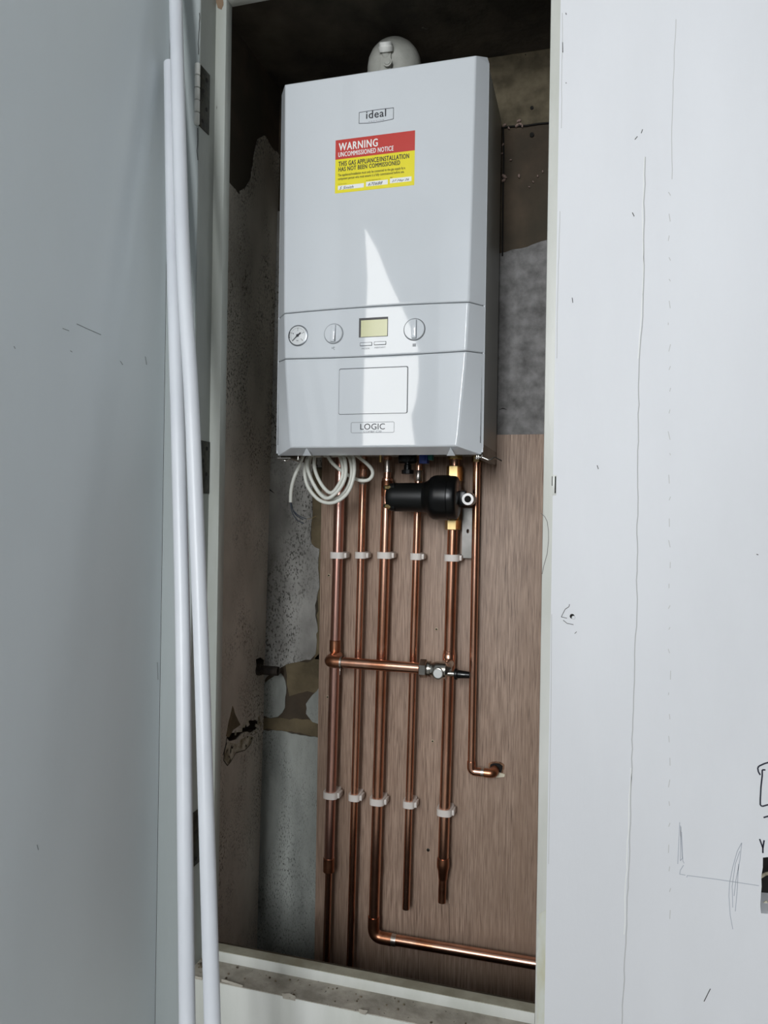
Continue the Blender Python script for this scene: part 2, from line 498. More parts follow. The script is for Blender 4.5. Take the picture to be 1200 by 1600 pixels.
big_hole = pxL([(352, 1152), (356, 1158), (368, 1155), (376, 1146), (392, 1144), (402, 1140), (403, 1128), (397, 1124), (388, 1125), (380, 1134), (372, 1143), (360, 1145)])
top_hole = pxL([(398, 1030), (399, 1050), (410, 1051), (412, 1032), (406, 1027)])
hl1 = ragged(big_hole, .012, .003); hl2 = ragged(top_hole, .012, .002)
bm = bmesh.new()
plate(bm, [(1.13, .1), (YW+.02, .1), (YW+.02, ZC+.02), (1.13, ZC+.02)], [hl1, hl2], fL, .08)
wl = tag(link('wall_recess_left', bm, M_MUD, None, 0), kind='structure')
boxo('cavity_backing', -.84, -.80, 1.13, YW, .1, ZC, M_DARK, wl)
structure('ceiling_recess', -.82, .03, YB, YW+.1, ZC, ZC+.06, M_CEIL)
structure('wall_recess_right', -.035, 0, YB, YW, .1, ZC, M_CONCR)
structure('floor_recess', -.80, 0, YB, YW, 0, .12, M_MUD)

# plaster skims on the back wall (3 mm relief)
PT = .003


def patch(name, pts, material, straight=(), step=.010, amp=.0022, Yp=YW, th=PT, parent=None):
    bm = bmesh.new(); plate(bm, ragged(pxY(pts, Yp-th), step, amp, idx=straight), [], fY(Yp-th), th)
    return link(name, bm, material, parent or wb, 0)


patch('upper_skim', [(424, 330), (560, 330), (560, 700), (540, 730), (488, 730), (488, 785), (486, 827), (487, 850), (499, 858), (498, 897), (499, 918), (492, 946), (496, 978),
       (495, 1000), (493, 1022), (485, 1031), (455, 1036), (436, 1045), (416, 1058), (402, 1078), (404, 1000)], M_CONC, (0, 1, 2, 3, 4, 20))
patch('torn_skim', [(404, 1072), (420, 1062), (438, 1052), (446, 1066), (447, 1083), (445, 1106), (434, 1120), (422, 1122), (403, 1118)], M_CONC2, (8,))
patch('torn_skim', [(500, 1072), (488, 1086), (478, 1100), (478, 1115), (488, 1128), (500, 1132)], M_CONC2, (5,))
patch('lower_skim', [(400, 1142), (426, 1141), (462, 1147), (500, 1154), (500, 1240), (500, 1600), (392, 1600), (397, 1300)], M_CONC2, (3, 4, 5, 6, 7))
patch('ochre_patch', [(446, 1038), (486, 1033), (500, 1020), (500, 1085), (480, 1080), (452, 1088), (448, 1070)], M_OCHRE, (), th=.0015)
patch('ochre_patch', [(404, 1121), (500, 1126), (500, 1152), (462, 1145), (426, 1140), (404, 1139)], M_OCHRE, (), th=.0015)
patch('olive_render', [(486, 732), (515, 732), (515, 1030), (492, 1030), (497, 940), (498, 860), (486, 850)], M_OCHRE, (), th=.0015)
patch('rough_skim', [(774, 398), (790, 394), (800, 390), (815, 388), (832, 382), (846, 377), (858, 374), (885, 372), (885, 760), (700, 760), (700, 398)], M_CONCR, (7, 8, 9, 10))
patch('upper_block', [(700, 80), (885, 60), (885, 188), (850, 193), (820, 196), (784, 199), (700, 201)], mat('olive_block', lin(100, 91, 72), .9, base2=lin(70, 62, 46), scale=30, bump=.8, bscale=90), (0, 1, 5, 6), th=.002)
bm = bmesh.new()
f = fY(YW-.0045)
for pts, wd in (([(783, 199), (800, 197), (822, 196), (840, 193), (862, 191)], .003), ([(786, 200), (787, 240), (786, 290), (785, 400)], .003)):
    ribbon(bm, pxY(pts, YW-.0045), f, wd, .002)
for x, y, r in ((831, 168, .0035), (831, 210, .0045), (761+60, 65+20, .001)):
    p = at(x, y, YW-.0045); lathe(bm, p, (0, 1, 0), [(0, r), (.003, r)], 12)
link('mortar_joint', bm, M_DARK, wb, 0)
bm = bmesh.new()
for x, y, r in ((811, 189, .006), (813, 194, .005), (808, 196, .006), (816, 197, .004), (788, 196, .006), (786, 226, .004), (788, 276, .008), (787, 282, .006), (811, 275, .005), (784, 240, .004), (798, 250, .003),
                (848, 268, .003), (840, 275, .003), (833, 284, .003), (827, 292, .0025), (795, 200, .004)):
    p = at(x, y, YW-.004)
    mm = Matrix.Translation(p) @ Matrix.Rotation(random.random()*3, 4, 'Y') @ Matrix.Diagonal((r*.9, r*.7, r*.5, 1))
    bmesh.ops.create_icosphere(bm, subdivisions=1, radius=1, matrix=mm)
link('mortar_lump', bm, mat('pink_mortar', lin(150, 128, 118), .9, bump=.8, bscale=90), wb, 0)

# plaster on the left wall
bd = pxL([(345, 268), (352, 280), (360, 290), (372, 305), (378, 296), (390, 282), (395, 250), (400, 225), (406, 215), (412, 212), (420, 226), (432, 240)])
bd[-1] = (YW, bd[-1][1])
outer = [(1.13, bd[0][1]-.01)]+ragged(bd+[(YW, .2)], .012, .003, idx=(len(bd)-1, len(bd)))
outer.append((1.13, .2))
tri = pxL([(351, 1150), (355, 1128), (361, 1103), (366, 1118), (373, 1132), (362, 1140), (355, 1152)])
bm = bmesh.new()
big2 = [((u-1.40)*1.12+1.40, v) for u, v in hl1]
plate(bm, outer, [hl1, hl2], lambda u, v, d: fL(u, v, d-PT), PT)
link('plaster_skim', bm, M_CONCL, wl, 0)
bm = bmesh.new(); plate(bm, ragged(tri, .008, .001), [], lambda u, v, d: fL(u, v, d-PT-.001), .001)
link('bare_triangle', bm, M_OCHRE, wl, 0)
bm = bmesh.new()
rr = random.Random(3)
plate(bm, ragged(pxL([(352, 1160), (348, 1176), (347, 1188), (353, 1196), (358, 1189), (366, 1177), (380, 1172), (389, 1163), (394, 1152), (384, 1150), (376, 1154), (368, 1162)]), .007, .0012, rr), [], lambda u, v, d: fL(u, v, d-PT-.0006), .0006)
for (x, y) in ((372, 1140), (378, 1134), (384, 1129), (399, 1134), (401, 1128), (403, 1122), (398, 1142), (404, 1131), (366, 1144)):
    u, v = pxL([(x, y)])[0]; r = rr.uniform(.005, .010)
    bmesh.ops.create_cube(bm, size=1, matrix=Matrix.Translation(fL(u, v, -PT)) @ Matrix.Rotation(rr.random()*3, 4, 'X') @ Matrix.Rotation(rr.random()*.5, 4, 'Z') @ Matrix.Diagonal((r*.3, r*1.5, r, 1)))
link('broken_plaster_edge', bm, M_BROKEN, wl, 0)
bm = bmesh.new()
for c in ([(352, 1160), (348, 1175), (347, 1188), (353, 1196), (358, 1190), (366, 1176)], [(366, 1176), (380, 1172), (388, 1164), (392, 1155)], [(352, 1152), (350, 1165), (346, 1180)]):
    ribbon(bm, pxL(c), lambda u, v, d: fL(u, v, d-PT-.0008), .0016, .0005)
link('crack', bm, M_DARK, wl, 0)
# stain-like dark crack where the back corner is chipped
bm = bmesh.new()
ribbon(bm, pxY([(408, 770), (414, 767), (421, 765), (429, 771)], YW-.0036), fY(YW-.0036), [.0005, .003, .003, .0005], .0006)
ribbon(bm, pxY([(780, 640), (786, 638), (792, 640)], YW-.0036), fY(YW-.0036), [.0005, .002, .0005], .0006)
link('chip', bm, M_DARK, wb, 0)

# ------------------------------------------------------------------ marks on the right wall
fR = fY(YF-.0004)


def wallmark(name, lines, material, width, parent=wr, Y=YF-.0004):
    bm = bmesh.new()
    for i, pts in enumerate(lines):
        ribbon(bm, pxY(pts, Y), fY(Y), width, .0003)
    return link(name, bm, material, parent, 0)


def wob(pts, amp=.9, step=14):
    out = []
    for (x0, y0), (x1, y1) in zip(pts, pts[1:]):
        n = max(1, int(math.hypot(x1-x0, y1-y0)/step))
        for k in range(n): out.append((x0+(x1-x0)*k/n+random.uniform(-amp, amp), y0+(y1-y0)*k/n))
    out.append(pts[-1]); return out


wallmark('crack', [wob([(1009, 245), (1006, 330), (1007, 430), (1003, 510), (999, 560), (997, 690), (996, 820), (995, 950), (990, 1080), (987, 1200), (984, 1330), (978, 1460), (972, 1600)])], M_CRACK, .0014)
wallmark('crack_highlight', [wob([(1007, 245), (1004, 330), (1005, 430), (1001, 510), (997, 560)], .6), wob([(986, 1200), (980, 1330), (975, 1460)], 1)], M_PAPER, .0012)
wallmark('faint_joint', [wob([(1056, 30), (1053, 100), (1050, 200), (1050, 280)], .5)]+[[(1046+random.uniform(-2, 2), y), (1046+random.uniform(-2, 2), y+random.uniform(3, 14))] for y in range(300, 1450, 34)],
         mat('faint_joint_line', lin(198, 198, 196), .8), .0010)
wallmark('frame_joint', [wob([(879, 20), (877, 200)], .4), wob([(875, 330), (872, 430), (870, 560)], .4), [(862, 960), (861, 1100), (857, 1350)]], mat('soft_joint_line', lin(194, 194, 192), .8), .0009)
wallmark('dark_nick', [[(879, 66), (879.4, 82)], [(992, 218), (996, 213)], [(1002, 208), (1004, 202)], [(894, 465), (895, 473)], [(988, 332), (991, 338)], [(884, 20), (885, 23)], [(884, 129), (885, 130)], [(933, 727), (935, 733)], [(1182, 866), (1185, 867)], [(1110, 1545), (1100, 1565)]], M_CRACKD, .0010)
wallmark('screw_plug_ring', [[(886, 966), (877, 964), (883, 952), (889, 948), (890, 944)], [(880, 969), (886, 974), (896, 976)], [(898, 990), (901, 987)]], M_CRACKD, .0008)
latheo('screw_hole', at(894, 963, YF-.0006), (0, 1, 0), [(0, .0035), (.0005, .0035)], M_DARK, wr, 16)
latheo('plug', at(896, 965, YF-.0016), (0, 1, 0), [(0, .0022), (.0015, .0028)], M_WALLR, wr, 16)
wallmark('pencil_scribble', [
    [(1062, 1285), (1060, 1330), (1059, 1350)], [(1064, 1292), (1063, 1345), (1067, 1340)], [(1065, 1300), (1067, 1345), (1069, 1349)], [(1063, 1290), (1066, 1340)],
    [(1068, 1352), (1063, 1360), (1062, 1366), (1071, 1367.5)], [(1073, 1371), (1074, 1368), (1120, 1374), (1186, 1384)],
    [(1159, 1317), (1152, 1330), (1145, 1355), (1140, 1380), (1139, 1400), (1141, 1430), (1145, 1452)], [(1159, 1317), (1156, 1345), (1150, 1375), (1147, 1400)],
    [(1156, 1330), (1149, 1350), (1144, 1385), (1145, 1418)], [(1154, 1350), (1152, 1390), (1149, 1424)]], M_PENCIL, .0008)
wallmark('marker_drawing', [[(1202, 1191), (1195, 1193), (1186, 1197), (1184, 1200), (1185, 1206), (1188, 1211)], [(1196, 1203), (1191, 1203), (1191, 1212), (1189, 1230), (1188, 1250), (1188, 1258), (1191, 1260), (1202, 1257)],
                            [(1193, 1277.5), (1202, 1275)], [(1192, 1333), (1192, 1325), (1187, 1311)], [(1192, 1325), (1194, 1313)]], M_PEN, .0020)
wallmark('curved_scratch', [[(845, 802), (851, 807), (855, 815), (857, 830), (857, 845), (855, 865), (850, 883), (847, 897)]], mat('scratch_line', lin(120, 116, 112), .8), .0009, bpy.data.objects['trim_3'], YS-.0004)
bm = bmesh.new(); plate(bm, ragged(pxY([(842, 1428), (857, 1420), (857, 1600), (838, 1600), (839, 1500)], YS-.0006), .01, .0012), [], fY(YS-.0006), .0005)
link('worn_paint', bm, mat('yellowed_paint', lin(196, 194, 170), .6, base2=lin(206, 208, 198), scale=60, stretch=(1, 1, .3)), bpy.data.objects['trim_3'], 0)
# latch keep let into the frame edge
kp = at(868, 757, YF)
k = boxo('strike_plate', XRR-.0012, XRR+.005, YF-.0006, YF+.020, kp.z-.016, kp.z+.014, M_GLOSS, wr, .0003)
bm = bmesh.new(); box(bm, XRR+.0026, XRR+.0045, YF-.001, YF-.0004, kp.z-.013, kp.z+.012); box(bm, XRR-.0016, XRR-.0005, YF-.0008, YF-.0004, kp.z-.002, kp.z+.012)
link('latch_slot', bm, M_DARK, wr, 0)
# marks on the left wall
fLW = lambda u, v, d: Vector((XL+.0004-d, u, v))
bm = bmesh.new()
for c in ([(98, 513), (108, 517)], [(120, 506), (135, 513), (158, 523)], [(22, 541), (24, 545)], [(110, 548), (113, 550)], [(188, 564), (192, 570)], [(227, 557), (229, 570)], [(246, 1035), (247, 1062)], [(58, 1320), (60, 1328)]):
    ribbon(bm, [(p.y, p.z) for p in (atX(x, y, XL+.0004) for x, y in c)], fLW, .0008, .0003)
link('scuff_mark', bm, mat('soft_scuff', lin(126, 130, 130), .8), bpy.data.objects['wall_left'], 0)
bm = bmesh.new()
for c in ([(312, 20), (310, 60), (310, 85)], [(309, 200), (308, 235), (309, 250)], [(337, 30), (336, 60), (335, 95)]):
    Yc = YF-.0005 if c[0][0] < 320 else YS-.0005
    ribbon(bm, pxY(wob(c, .5, 8), Yc), fY(Yc), .0012, .0003)
link('paint_crack', bm, M_CRACKD, bpy.data.objects['trim_1'], 0)
bm = bmesh.new()
ribbon(bm, pxY([(312, 575), (322, 584), (328, 590), (326, 600), (320, 612)], YF+.02), fY(YF+.02), .0004, .0003)
bm.free()
bm = bmesh.new(); plate(bm, ragged(pxY([(336, -4), (349, -4), (349, 8), (346, 15), (340, 12)], YS-.0006), .004, .0008), [], fY(YS-.0006), .0005)
link('bare_timber_chip', bm, mat('bare_timber', lin(128, 106, 84), .8), bpy.data.objects['trim_2'], 0)

# ------------------------------------------------------------------ door hinges left on the frame


def hinge(py0, py1, label, painted, px=313, dy=0):
    a, b = at(px, py0, YF), at(px-.0157*(py1-py0), py1, YF)
    z1, z0 = a.z, b.z
    r = root('door_hinge', (XRL+.001, YF, z0), label, 'hinge', 'old butt hinges on the left side of the frame')
    lf = boxo('leaf', XRL+.0008, XRL+.0024, YF+.001+dy, YF+.033+dy, z0, z1, M_RUST, r, .0004)
    bm = bmesh.new()
    for i, (t, yy) in enumerate(((.12, .010), (.37, .022), (.62, .010), (.86, .022))):
        lathe(bm, (XRL+.0024, YF+yy+dy, z0+(z1-z0)*t), (1, 0, 0), [(0, .0036), (.0006, .0034)], 12)
    link('screw', bm, M_DARK, lf, 0)
    km = M_GLOSS if painted else M_RUST
    for i in range(5 if painted else 3):
        n = 5 if painted else 3; h = (z1-z0)/n
        latheo('knuckle', (XRL-.001, YF-.0035, z0+h*i+.0006), (0, 0, 1), [(0, .0035), (.001, .0046), (h-.0022, .0046), (h-.0012, .0035)], km, r, 16)
    return r


hinge(100, 196, 'painted hinge with rusty open leaf at the top of the frame', True, 315)
hinge(686, 770, 'rusty brown hinge halfway up the frame beside the white pipes', False, 318-7.5, .019)
hinge(1275, 1362, 'blackened hinge low on the frame, seen between the white pipes', False, 311-17, .014)

# ------------------------------------------------------------------ wooden backing board
bL0, bL1 = at(502.5, 760, YW-.012), at(493, 1480, YW-.012)
bT = at(800, 679, YW-.012)
board = boxo('backing_board', bL0.x, -.036, YW-.012, YW-.0032, .125, bT.z, M_WOOD, None, .0006)
tag(board, 'brown wood-grain backing board behind the copper pipes', 'board')
YBD = YW-.012
bm = bmesh.new(); ribbon(bm, pxY([(702, 1412), (702, 1468)], YBD-.0003), fY(YBD-.0003), .0007, .0002)
link('scored_line', bm, M_DARK, board, 0)
for x, y, lb in ((514, 899, 'left of the first pipe, just under its upper clip'), (682, 983, 'between the fourth and fifth pipes above the valve'),
                 (512, 1089, 'left of the first copper pipe just below its elbow'), (676, 1158, 'between the fourth and fifth pipes below the valve'),
                 (509, 1275, 'left of the first copper pipe below its lower clip'), (669, 1328, 'right of the open pipe end low down')):
    p = at(x, y, YBD)
    r = root('board_screw', p, 'screw in the board '+lb, 'screw', 'screws holding the backing board')
    latheo('head', p+Vector((0, -.0012, 0)), (0, 1, 0), [(0, .0020), (.0006, .0034), (.0016, .0032)], mat('pale_screw', lin(176, 160, 134), .5) if y != 1328 else M_RUST, r, 16)
    bm = bmesh.new(); q = p+Vector((0, -.0014, 0))
    box(bm, q.x-.0014, q.x+.0014, q.y-.0001, q.y+.0003, q.z-.0003, q.z+.0003); box(bm, q.x-.0003, q.x+.0003, q.y-.0001, q.y+.0003, q.z-.0014, q.z+.0014)
    lathe(bm, (q.x, q.y-.0001, q.z), (0, 1, 0), [(0, .0017), (.0004, .0017)], 10); link('cross_slot', bm, M_DARK, r, 0)

# ------------------------------------------------------------------ boiler
BX, BY, BZ, BW, BH = -.582, 1.30, H+.102, .395, .700
boiler = root('boiler', (BX+BW/2, 1.41, BZ), 'white wall-hung boiler with warning notice, dials and small display', 'boiler')


def wbev(z):
    P = ((0, .044), (.03, .040), (.16, .029), (.27, .025), (.45, .0225), (.70, .0195))
    for (a, b), (c, d) in zip(P, P[1:]):
        if z <= c: return b+(d-b)*(z-a)/(c-a)
    return P[-1][1]


DF = .030


def cover(name, zlo, zhi, material, top=False, bottom=False, nz=10):
    bm = bmesh.new(); rows = []
    for j in range(nz+1):
        t = j/nz; row = []
        zc = zlo(.5)+(zhi(.5)-zlo(.5))*t
        wv = wbev(max(0, zc))
        us = [0, wv]+[wv+(BW-2*wv)*k/10 for k in range(1, 10)]+[BW-wv, BW]
        for i, u in enumerate(us):
            un = u/BW; z = zlo(un)+(zhi(un)-zlo(un))*t
            y = BY if i in (0, len(us)-1) else BY-DF
            row.append((BX+u, y, BZ+z))
        rows.append(row)
    R = [[bm.verts.new(p) for p in row] for row in rows]
    nc = len(R[0])
    for a, b in zip(R, R[1:]):
        for k in range(nc-1): bm.faces.new((a[k], a[k+1], b[k+1], b[k]))

    def rim(row, dz, yb=BY):
        nr = []
        for i, v in enumerate(row):
            x = v.co.x
            if i in (0, nc-1): nr.append(v); continue
            if i == 1: x = BX+.004
            if i == nc-2: x = BX+BW-.004
            nr.append(bm.verts.new((x, yb, v.co.z+dz)))
        for k in range(nc-1):
            vs = [row[k], row[k+1], nr[k+1], nr[k]]
            vs = [v for i, v in enumerate(vs) if v not in vs[:i]]
            if len(vs) > 2: bm.faces.new(vs)
        return nr
    if top:
        rim(R[-1], .0125)
    else:
        nr = [bm.verts.new(v.co+Vector((0, .008, 0))) for v in R[-1]]
        for k in range(nc-1): bm.faces.new((R[-1][k], R[-1][k+1], nr[k+1], nr[k]))
    if bottom:
        rim(R[0], -.0125)
    else:
        nr = [bm.verts.new(v.co+Vector((0, .008, 0))) for v in R[0]]
        for k in range(nc-1): bm.faces.new((R[0][k], R[0][k+1], nr[k+1], nr[k]))
    bmesh.ops.remove_doubles(bm, verts=bm.verts, dist=1e-5)
    o = link(name, bm, material, boiler, 12)
    bv = o.modifiers.new('soft_edges', 'BEVEL'); bv.width = .003; bv.segments = 3; bv.limit_method = 'ANGLE'; bv.angle_limit = math.radians(16)
    bv.harden_normals = True
    return o


def pz(x, y): return at(x, y, BY-DF).z-BZ


l1 = pz(569, 479.6); l1e = pz(589, 472+7)-.004
# upper seam arches, lower seam dips
zt = lambda u: l1-.0035*(2*u-1)**2
l2 = pz(570, 557)
zb = lambda u: l2+.0028*(2*u-1)**2
G = .00045
cover('upper_cover', lambda u: zt(u)+G, lambda u: BH-.0125, M_BOILER, top=True, nz=14)
cover('control_panel', lambda u: zb(u)+G, lambda u: zt(u)-G, M_BOILER, nz=4)
lower = cover('lower_cover', lambda u: .0125, lambda u: zb(u)-G, M_BOILER, bottom=True, nz=8)
# dark liner behind the seams
bm = bmesh.new(); box(bm, BX+.004, BX+BW-.004, BY-.004, BY+.002, BZ+.02, BZ+BH-.02); link('inner_liner', bm, M_SEAM, boiler, 0)
bm = bmesh.new(); box(bm, BX+.045, BX+BW-.045, BY-DF+.006, BY-.004, BZ+.02, BZ+BH-.02); link('front_liner', bm, M_SEAM, boiler, 0)
# casing behind the front cover
cas = bmesh.new(); box(cas, BX+.0035, BX+BW-.0035, BY+.0005, BY+.21, BZ+.012, BZ+BH-.004, .002)
link('casing', cas, M_CASING, boiler)
bm = bmesh.new()
box(bm, BX+.0005, BX+.0055, BY-.001, BY+.006, BZ+.004, BZ+BH-.0135); link('cover_return', bm, M_BOILER, boiler)
bm = bmesh.new(); box(bm, BX+BW-.0055, BX+BW-.0005, BY-.001, BY+.006, BZ+.004, BZ+BH-.0135)
link('cover_return', bm, M_BOILER, boiler)
# lower fixings: side brackets, spring catches and screws below the casing
bm = bmesh.new()
box(bm, BX+BW-.0045, BX+BW-.003, BY+.01, BY+.205, BZ-.004, BZ+.02)
box(bm, BX+BW-.012, BX+BW-.003, BY-.004, BY+.19, BZ-.0055, BZ-.0040)
link('bottom_bracket', bm, M_STEEL, boiler)
bm = bmesh.new()
box(bm, BX+.003, BX+.0045, BY+.01, BY+.205, BZ-.004, BZ+.02)
box(bm, BX+.003, BX+.030, BY-.002, BY+.05, BZ-.0055, BZ-.0040)
link('bottom_bracket', bm, M_STEEL, boiler)
for px_, r_ in ((745, .0024), (466, .0024), (748, .003)):
    p = at(px_, 713, BY+.01)
    latheo('fixing_screw', (p.x, p.y, BZ+.012), (0, 0, -1), [(0, r_*.6), (.016, r_*.6), (.0165, r_*1.5), (.0195, r_*1.4)], M_NICKEL, boiler, 14)
for px_ in (480, 705):
    a, b, c = at(px_-7, 712, BY-.015), at(px_+6, 712, BY-.015), at(px_-1, 699, BY-.028)
    bm = bmesh.new(); vs = [bm.verts.new(v) for v in (a, b, c)]; ws = [bm.verts.new(v+Vector((0, .004, .001))) for v in (a, b, c)]
    bm.faces.new(vs); bm.faces.new(ws)
    for k in range(3): bm.faces.new((vs[k], vs[(k+1) % 3], ws[(k+1) % 3], ws[k]))
    link('catch', bm, M_BOILER, boiler, 0)
for px_, n_ in ((452, 1), (768, 1)):
    p = at(px_, 718, BY+.02)
    bm = bmesh.new(); sweep(bm, fillet([(p.x-.016, BY+.006, BZ-.004), (p.x-.002, BY+.006, BZ-.010), (p.x+.006, BY+.012, BZ-.004), (p.x+.016, BY+.03, BZ-.009)], .004), .0016, 10)
    link('spring_clip', bm, M_NICKEL, boiler)

YP = BY-DF            # face of the flat front


def on_panel(x, y, Y=YP): return at(x, y, Y)


# hatch in the lower cover
h0, h1 = on_panel(529, 648), on_panel(638, 572)
bm = bmesh.new(); plate(bm, rrect(h0.x, h1.x, h0.z, h1.z, .003), [], fY(YP-.0004), .001)
link('hatch_gap', bm, M_SEAM, lower, 0)
bm = bmesh.new(); plate(bm, rrect(h0.x+.0009, h1.x-.0014, h0.z+.0008, h1.z-.0016, .0028), [], fY(YP-.0012), .0012)
ht = link('hatch', bm, M_BOILER, lower, 0)
# name plates
lg = root_z = None


def outline(name, x0, x1, z0, z1, r, wd, material, parent, Y=YP-.0003, bow=0.0):
    pts = rrect(x0, x1, z0, z1, r)
    if bow:
        P2 = []
        for i in range(13): P2.append((x0+(x1-x0)*i/12, z0-bow*math.sin(math.pi*i/12)))
        for i in range(13): P2.append((x1-(x1-x0)*i/12, z1+bow*.3*math.sin(math.pi*i/12)))
        pts = P2
    bm = bmesh.new(); ribbon(bm, pts+[pts[0]], fY(Y), wd, .0003); return link(name, bm, material, parent, 0)


upper = bpy.data.objects['upper_cover']; panel = bpy.data.objects['control_panel']
a, b = on_panel(561, 193), on_panel(615, 168.5)
outline('badge_outline', a.x, b.x, a.z, b.z, .001, .0009, M_INK, upper, bow=.002)
a, b = on_panel(572, 186), on_panel(603.5, 170)
text('lettering', 'ideal', a.x, a.z, b.x, b.z, YP-.0004, M_INK, upper, .014)
a, b = on_panel(576, 191), on_panel(600, 186.5)
text('lettering', 'H E A T I N G', a.x, a.z, b.x, b.z, YP-.0004, M_GREYINK, upper)
a, b = on_panel(548.5, 676.5), on_panel(616, 659)
outline('badge_outline', a.x, b.x, a.z, b.z, .0025, .0007, M_GREYINK, lower)
a, b = on_panel(563, 671.5), on_panel(601.5, 661.5)
text('lettering', 'LOGIC', a.x, a.z, b.x, b.z, YP-.0004, M_INK, lower)
a, b = on_panel(568, 676), on_panel(596, 672.6)
text('lettering', 'COMBI² C30', a.x, a.z, b.x, b.z, YP-.0004, M_GREYINK, lower)

# warning sticker
sx0, sx1, sz0, sz1 = -.4607, -.3122, H+.5765, H+.6730
stk = boxo('warning_sticker', sx0, sx1, YP-.0004, YP+.0004, sz0, sz1, M_YELLOW, upper)
stk['label'] = 'red and yellow uncommissioned warning notice'
# the white backing lip shows as a lighter edge


def sk(zx, zy): return at(500+zx*170/1200, 190+zy*120/847, YP)


p = sk(172, 430); q = sk(1043, 310)
boxo('red_band', sx0, sx1, YP-.0006, YP-.0004, (p.z+q.z)/2, sz1, M_RED, stk)


def skt(s, ll, ur, m_, bold=0, shear=0):
    a, b = sk(*ll), sk(*ur)
    text('lettering', s, a.x, a.z, b.x, b.z, YP-.0009, m_, stk, bold, shear)


skt('WARNING', (208, 326), (640, 188), M_PAPER, .022)
skt('UNCOMMISSIONED NOTICE', (203, 395), (813, 268), M_PAPER, .018)
skt('THIS GAS APPLIANCE/INSTALLATION', (205, 497), (985, 352), M_INK, .02)
skt('HAS NOT BEEN COMMISSIONED', (205, 555), (885, 428), M_INK, .02)
skt('The appliance/installation must only be connected to the gas supply by a', (200, 617), (940, 495), M_INK)
skt('competent person who must ensure it is fully commissioned before use.', (200, 657), (930, 538), M_INK)
for ll, ur, s, tl, tu, cap, cl, cu in (
        ((198, 757), (485, 680), 'S Smith', (215, 752), (372, 704), 'Engineer Name', (200, 698), (295, 682)),
        ((508, 718), (748, 640), '670688', (532, 710), (692, 660), 'Gas Safe Registration No.', (510, 657), (672, 630)),
        ((772, 683), (1010, 605), '27 May 26', (792, 676), (985, 626), 'Date', (775, 624), (800, 612))):
    a, b = sk(*ll), sk(*ur)
    boxo('write_in_box', a.x, b.x, YP-.0006, YP-.0004, a.z, b.z, M_PAPER, stk)
    skt(s, tl, tu, M_PEN, 0, .4); skt(cap, cl, cu, M_INK)

# gauge, knobs, display, buttons
zc = H+.321


def ring(name, cx, cz, r0, r1, Y, th, material, parent, seg=40):
    bm = bmesh.new(); lathe(bm, (cx, Y, cz), (0, 1, 0), [(0, r1), (th, r1)], seg)
    return link(name, bm, material, parent, 30)


gx = on_panel(466, 524).x
R_G = .0193
latheo('gauge_rim', (gx, YP-.0022, zc), (0, 1, 0), [(0, R_G-.0012), (.0006, R_G), (.002, R_G+.0002)], mat('silver_rim', lin(120, 124, 128), .3, .6), panel, 40)
gf = latheo('pressure_gauge', (gx, YP-.0027, zc), (0, 1, 0), [(0, R_G-.0035), (.0004, R_G-.0022), (.001, R_G-.0022)], mat('gauge_face', lin(214, 216, 216), .3), panel, 40)
bm = bmesh.new()
for k in range(29):
    ang = math.radians(225-270*k/28); L0 = R_G-.0062 if k % 7 else R_G-.0078
    pts = [(gx+math.cos(ang)*L0, zc+math.sin(ang)*L0), (gx+math.cos(ang)*(R_G-.005), zc+math.sin(ang)*(R_G-.005))]
    ribbon(bm, pts, fY(YP-.0030), .0005 if k % 7 else .0009, .0002)
link('scale', bm, M_INK, gf, 0)
for s, ang in (('0', 225), ('1', 157), ('2', 90), ('3', 22), ('4', -45)):
    aa = math.radians(ang); cx_, cz_ = gx+math.cos(aa)*(R_G-.0098), zc+math.sin(aa)*(R_G-.0098)
    text('lettering', s, cx_-.0007, cz_-.0011, cx_+.0007, cz_+.0011, YP-.0029, M_INK, gf)
text('lettering', 'bar', gx-.002, zc-.0105, gx+.002, zc-.0080, YP-.0029, M_INK, gf)
bm = bmesh.new()
ribbon(bm, [(gx+.006, zc+.0045), (gx, zc), (gx-.0105, zc-.0098)], fY(YP-.0036), [.0026, .0024, .0004], .0004)
lathe(bm, (gx, YP-.0042, zc), (0, 1, 0), [(0, .0024), (.001, .0026)], 20)
link('needle', bm, M_INK, gf, 0)
bm = bmesh.new()
for k in range(3):
    a0 = math.radians(195-14*k)
    ribbon(bm, [(gx+math.cos(a0)*(R_G-.0025), zc+math.sin(a0)*(R_G-.0025)), (gx+math.cos(a0-.22)*(R_G-.0025), zc+math.sin(a0-.22)*(R_G-.0025))], fY(YP-.0030), .0014, .0002)
link('limit_mark', bm, M_INK, gf, 0)

